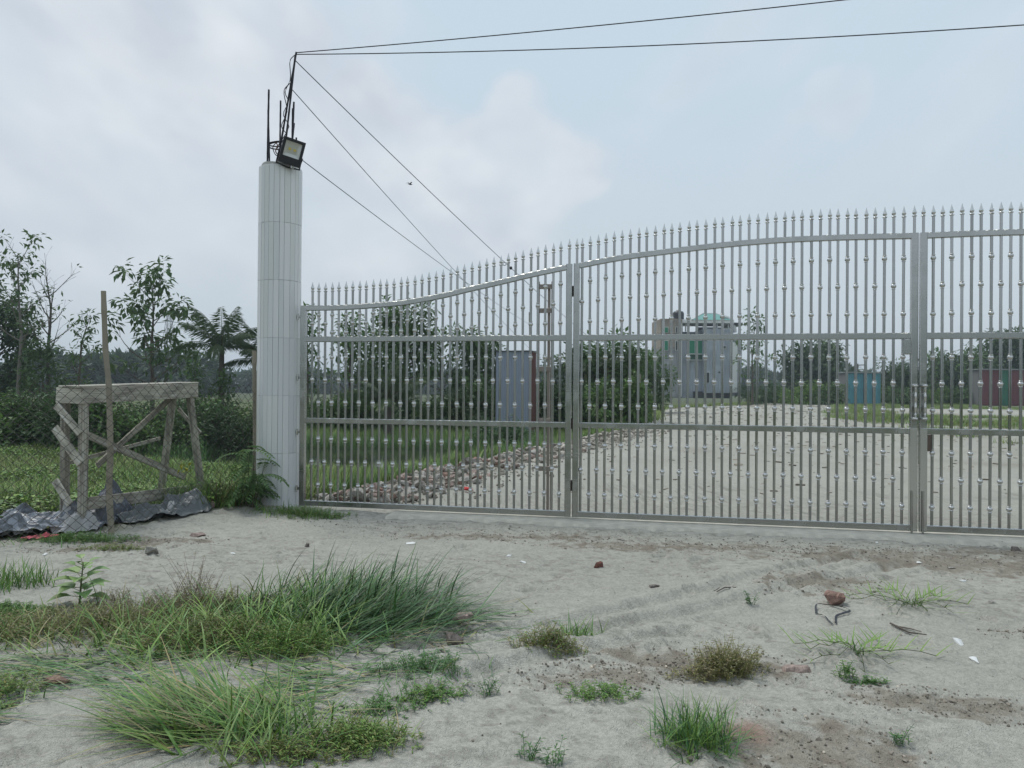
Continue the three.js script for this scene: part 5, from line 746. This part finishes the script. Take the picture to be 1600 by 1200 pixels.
put('stone', 'pinkish flat stone on the sand in front of the feathery plant', 'stone', 310, 838, 0.17, 0.06, 0.12, S.pinkish, 510, 0.3);
put('stone', 'small dark clod behind the largest grass clump', 'stone', 480, 854, 0.06, 0.05, 0.05, S.stone, 511);
put('stone', 'small brown stone above the broken brick beside the grass', 'stone', 713, 950, 0.05, 0.045, 0.045, S.stone, 512);
put('stone', 'dark stone at the right edge of the earth patch', 'stone', 1587, 860, 0.09, 0.07, 0.07, S.stone, 513);
put('stone', 'grey clod on the sand right of the dark red brick fragment', 'stone', 1022, 916, 0.09, 0.03, 0.05, S.stone, 514);
const shards = [[642, 851, 0.11, 0.06, 'white oval tile piece on the sand before the hinged leaf'], [797, 824, 0.06, 0.03, 'small white tile piece left of the oval stones before the gate'], [817, 880, 0.07, 0.05, 'white stone chip in front of the pair left of the dark red brick'], [795, 870, 0.06, 0.04, 'white stone chip behind the other, left of the dark red brick'], [970, 843, 0.12, 0.05, 'long pale tile piece right of the dark red brick fragment'], [1498, 1008, 0.06, 0.09, 'pointed white tile shard standing in the sand at the right'], [1527, 1035, 0.12, 0.06, 'flat pale tile slab on the sand at the right edge'], [1553, 948, 0.08, 0.05, 'white tile chip on the earth near the right edge'], [1370, 849, 0.05, 0.03, 'small white chip on the earth under the meeting posts'], [1437, 884, 0.06, 0.025, 'white sliver on the brown earth patch'], [1487, 888, 0.12, 0.04, 'long pale sliver on the brown earth patch'], [70, 868, 0.09, 0.04, 'white scrap on the sand at the far left'], [1505, 908, 0.06, 0.03, 'small pale chip at the lower edge of the brown earth patch'], [205, 868, 0.07, 0.03, 'pale chip on the sand below the bamboo post'], [365, 866, 0.1, 0.03, 'pale flat chip on the sand left of the grass clump']];
shards.forEach(([px, py, w, d, l], k) => { const p = gnd(px, py), o = solo('tile_shard', lump(600 + k, w, k === 5 ? 0.05 : 0.016, d, 12, 0.2), k % 3 === 1 ? S.lime : S.white, l, 'shard'); o.position.set(p.x, H(p.x, p.z) + 0.006, p.z); o.rotation.set(k === 5 ? 0.5 : 0.06, k * 1.3, 0.05); });
{ // black strap and twig
  const g = (a) => a.map(([px, py, dy]) => { const p = gnd(px, py); return V(p.x, H(p.x, p.z) + 0.012 + (dy || 0), p.z); });
  const ribbon = (pts, w) => { const B = new Builder(), c = new THREE.CatmullRomCurve3(pts).getPoints(40); for (let k = 1; k < c.length; k++) { const t = c[k].clone().sub(c[k - 1]).normalize(), s = V(-t.z, 0.5, t.x).normalize().multiplyScalar(w / 2), e = V(0, 0.002, 0); B.quad(c[k - 1].clone().add(s), c[k - 1].clone().sub(s), c[k].clone().sub(s), c[k].clone().add(s), [1, 1, 1]); B.quad(c[k].clone().add(s).add(e), c[k].clone().sub(s).add(e), c[k - 1].clone().sub(s).add(e), c[k - 1].clone().add(s).add(e), [1, 1, 1]); } return B.build(); };
  const gg = mergeGeometries([ribbon(g([[1275, 962], [1277, 953, 0.02], [1290, 953, 0.01], [1320, 958, 0.01], [1328, 962, 0.015], [1318, 967], [1308, 968], [1306, 978]]), 0.014), ribbon(g([[1277, 963], [1287, 967], [1294, 974], [1302, 981]]), 0.012)]);
  solo('black_strap', gg, mat(0.03, 0.035, 0.045, 0.6), 'looped black strap on the sand in front of the large brick lump', 'strap');
  const B = new Builder(); B.tube(g([[1391, 980], [1405, 988], [1420, 993], [1448, 999]]), [0.006, 0.008, 0.006, 0.003], [0.1, 0.085, 0.07], 5); B.tube(g([[1405, 986], [1422, 990], [1440, 994]]), [0.004, 0.004, 0.002], [0.12, 0.1, 0.08], 4); solo('twig', B.build(), M.plain, 'dry forked twig lying on the sand at the right', 'twig');
  const B2 = new Builder(); B2.tube(g([[1120, 930], [1132, 926], [1150, 922]]), [0.004, 0.005, 0.003], [0.09, 0.08, 0.07], 5); B2.tube(g([[1112, 918], [1118, 922], [1124, 916]]), 0.004, [0.09, 0.08, 0.07], 4); solo('twig', B2.build(), M.plain, 'small dark twig on the sand beside the tyre track', 'twig');
}
{ // rubble bank behind the gate
  const r = rng(700), geos = Array.from({ length: 8 }, (_, k) => lump(720 + k, 0.17, 0.085, 0.11, 14, 0.7)), ms = [S.brick2, S.pinkish, S.pale, S.pinkish, S.pale, S.lime], spots = [];
  for (let k = 0; k < 900; k++) { const d = lerp(9.75, 27, Math.pow(r(), 1.25)), off = (r() + r() - 1) * lerp(0.75, 1.3, (d - 9.7) / 17) - 0.15, x = curve1(roadL, d) - off + (d < 12 ? 0.35 : 0.1), z = -d; spots.push([x, z, 0.5 + 0.75 * r(), 0.12 * Math.exp(-((off / 0.6) ** 2))]); }
  spots.sort((a, b) => b[2] / -b[1] - a[2] / -a[1]);
  const rest = new THREE.InstancedMesh(geos[0], S.pale, 3200), m4 = new THREE.Matrix4(), c = new THREE.Color(); let n = 0;
  spots.forEach(([x, z, s, up], k) => { const y = H(x, z) + 0.02 + up * r(), e = new THREE.Euler((r() - 0.5) * 0.9, r() * 6.283, (r() - 0.5) * 0.9);
    if (k < 240) { const o = solo('broken_brick', geos[k % 8], ms[Math.floor(r() * 6)], 'broken brick in the rubble bank behind the hinged gate leaf', 'brick', 'broken bricks in the rubble bank'); o.position.set(x, y, z); o.rotation.copy(e); o.scale.setScalar(s); }
    else { m4.compose(V(x, y, z), new THREE.Quaternion().setFromEuler(e), V(s, s, s)); rest.setMatrixAt(n, m4); const v = 0.6 + 0.9 * r(); rest.setColorAt(n++, c.setRGB(v * 1.05, v, v * 0.95)); } });
  for (; n < 3200;) { const d = lerp(9.75, 27, Math.pow(r(), 1.1)), off = (r() + r() + r() - 1.5) * 1.5, x = curve1(roadL, d) - off + 0.1, z = -d, s = 0.12 + 0.3 * r(); m4.compose(V(x, H(x, z) + 0.01, z), new THREE.Quaternion().setFromEuler(new THREE.Euler(r(), r() * 6, r())), V(s, s, s)); rest.setMatrixAt(n, m4); const v = 0.6 + 0.9 * r(); rest.setColorAt(n++, c.setRGB(v * 1.05, v, v * 0.95)); }
  rest.name = 'brick_rubble'; scene.add(rest); tag(rest, 'small brick rubble scattered along the bank behind the hinged gate leaf', 'rubble', null, 'stuff');
  const p = gnd(732, 770), o = solo('red_cloth', lump(760, 0.16, 0.07, 0.1, 18, 0.2), mat(0.55, 0.06, 0.06, 0.8), 'bright red scrap on the rubble behind the hinged gate leaf', 'scrap'); o.position.set(p.x, H(p.x, p.z) + 0.05, p.z);
}
{ // clods and crumbs of earth on the sand
  const r = rng(800), g = lump(801, 0.03, 0.018, 0.025, 10, 0.3), N = 16000, im = new THREE.InstancedMesh(g, mat(0.21, 0.19, 0.16, 1), N), m4 = new THREE.Matrix4(), c = new THREE.Color(); let n = 0;
  while (n < N) {
    let x, z, s = 0.08 + 0.55 * Math.pow(r(), 5); const w = r();
    if (w < 0.62) { const q = dirt[Math.floor(r() * dirt.length)], a = r() * 6.283, k = Math.pow(r(), 0.6) * 1.15; const u = Math.cos(a) * k * q[2], v = Math.sin(a) * k * q[3]; x = q[0] + u * Math.cos(q[4]) - v * Math.sin(q[4]); z = q[1] + u * Math.sin(q[4]) + v * Math.cos(q[4]); if (w < 0.08) s *= 1.9; }
    else if (w < 0.72) { x = lerp(-2.4, 4.2, r()); z = GZ + 0.9 + (x - GX) * 0.208 + (r() - 0.5) * 0.7; s *= 1.3; }
    else { x = lerp(-4.4, 6, r()); z = lerp(-8.6, -2.4, r()); if (fbm(x * 3.2 + 9, z * 4.2, 4) < 0.54) continue; }
    if (fieldD(x, z) > 0) continue;
    m4.compose(V(x, H(x, z) + 0.003, z), new THREE.Quaternion().setFromEuler(new THREE.Euler(r() * 0.6, r() * 6.283, r() * 0.6)), V(s, s, s)); im.setMatrixAt(n, m4); const k = 0.55 + 0.9 * r(), l = r() < 0.06 ? 2.2 : 1; im.setColorAt(n++, c.setRGB(k * l, k * l * 0.98, k * l * 0.95));
  }
  im.name = 'earth_crumbs'; scene.add(im); tag(im, 'small clods and crumbs of earth strewn over the sand', 'clods', null, 'stuff');
  const N2 = 2800, im2 = new THREE.InstancedMesh(lump(802, 0.14, 0.05, 0.09, 10, 0.3), mat(0.26, 0.24, 0.2, 1), N2); n = 0;
  while (n < N2) { const d = lerp(11, 85, Math.pow(r(), 1.2)), x = lerp(curve1(roadL, d), curve1(roadR, d), r()); const s = 0.25 + 0.9 * Math.pow(r(), 2) * (0.5 + d / 60); m4.compose(V(x, H(x, -d) + 0.004, -d), new THREE.Quaternion().setFromEuler(new THREE.Euler(0, r() * 6.283, 0)), V(s * 1.6, s, s)); im2.setMatrixAt(n, m4); const k = 0.45 + 0.7 * r(); im2.setColorAt(n++, c.setRGB(k, k * 0.97, k * 0.9)); }
  im2.name = 'yard_clods'; scene.add(im2); tag(im2, 'clods scattered over the sand yard beyond the gate', 'clods', null, 'stuff');
}

scene.traverse((o) => { if (o.isMesh) { o.castShadow = true; o.receiveShadow = true; } });
renderer.render(scene, camera);
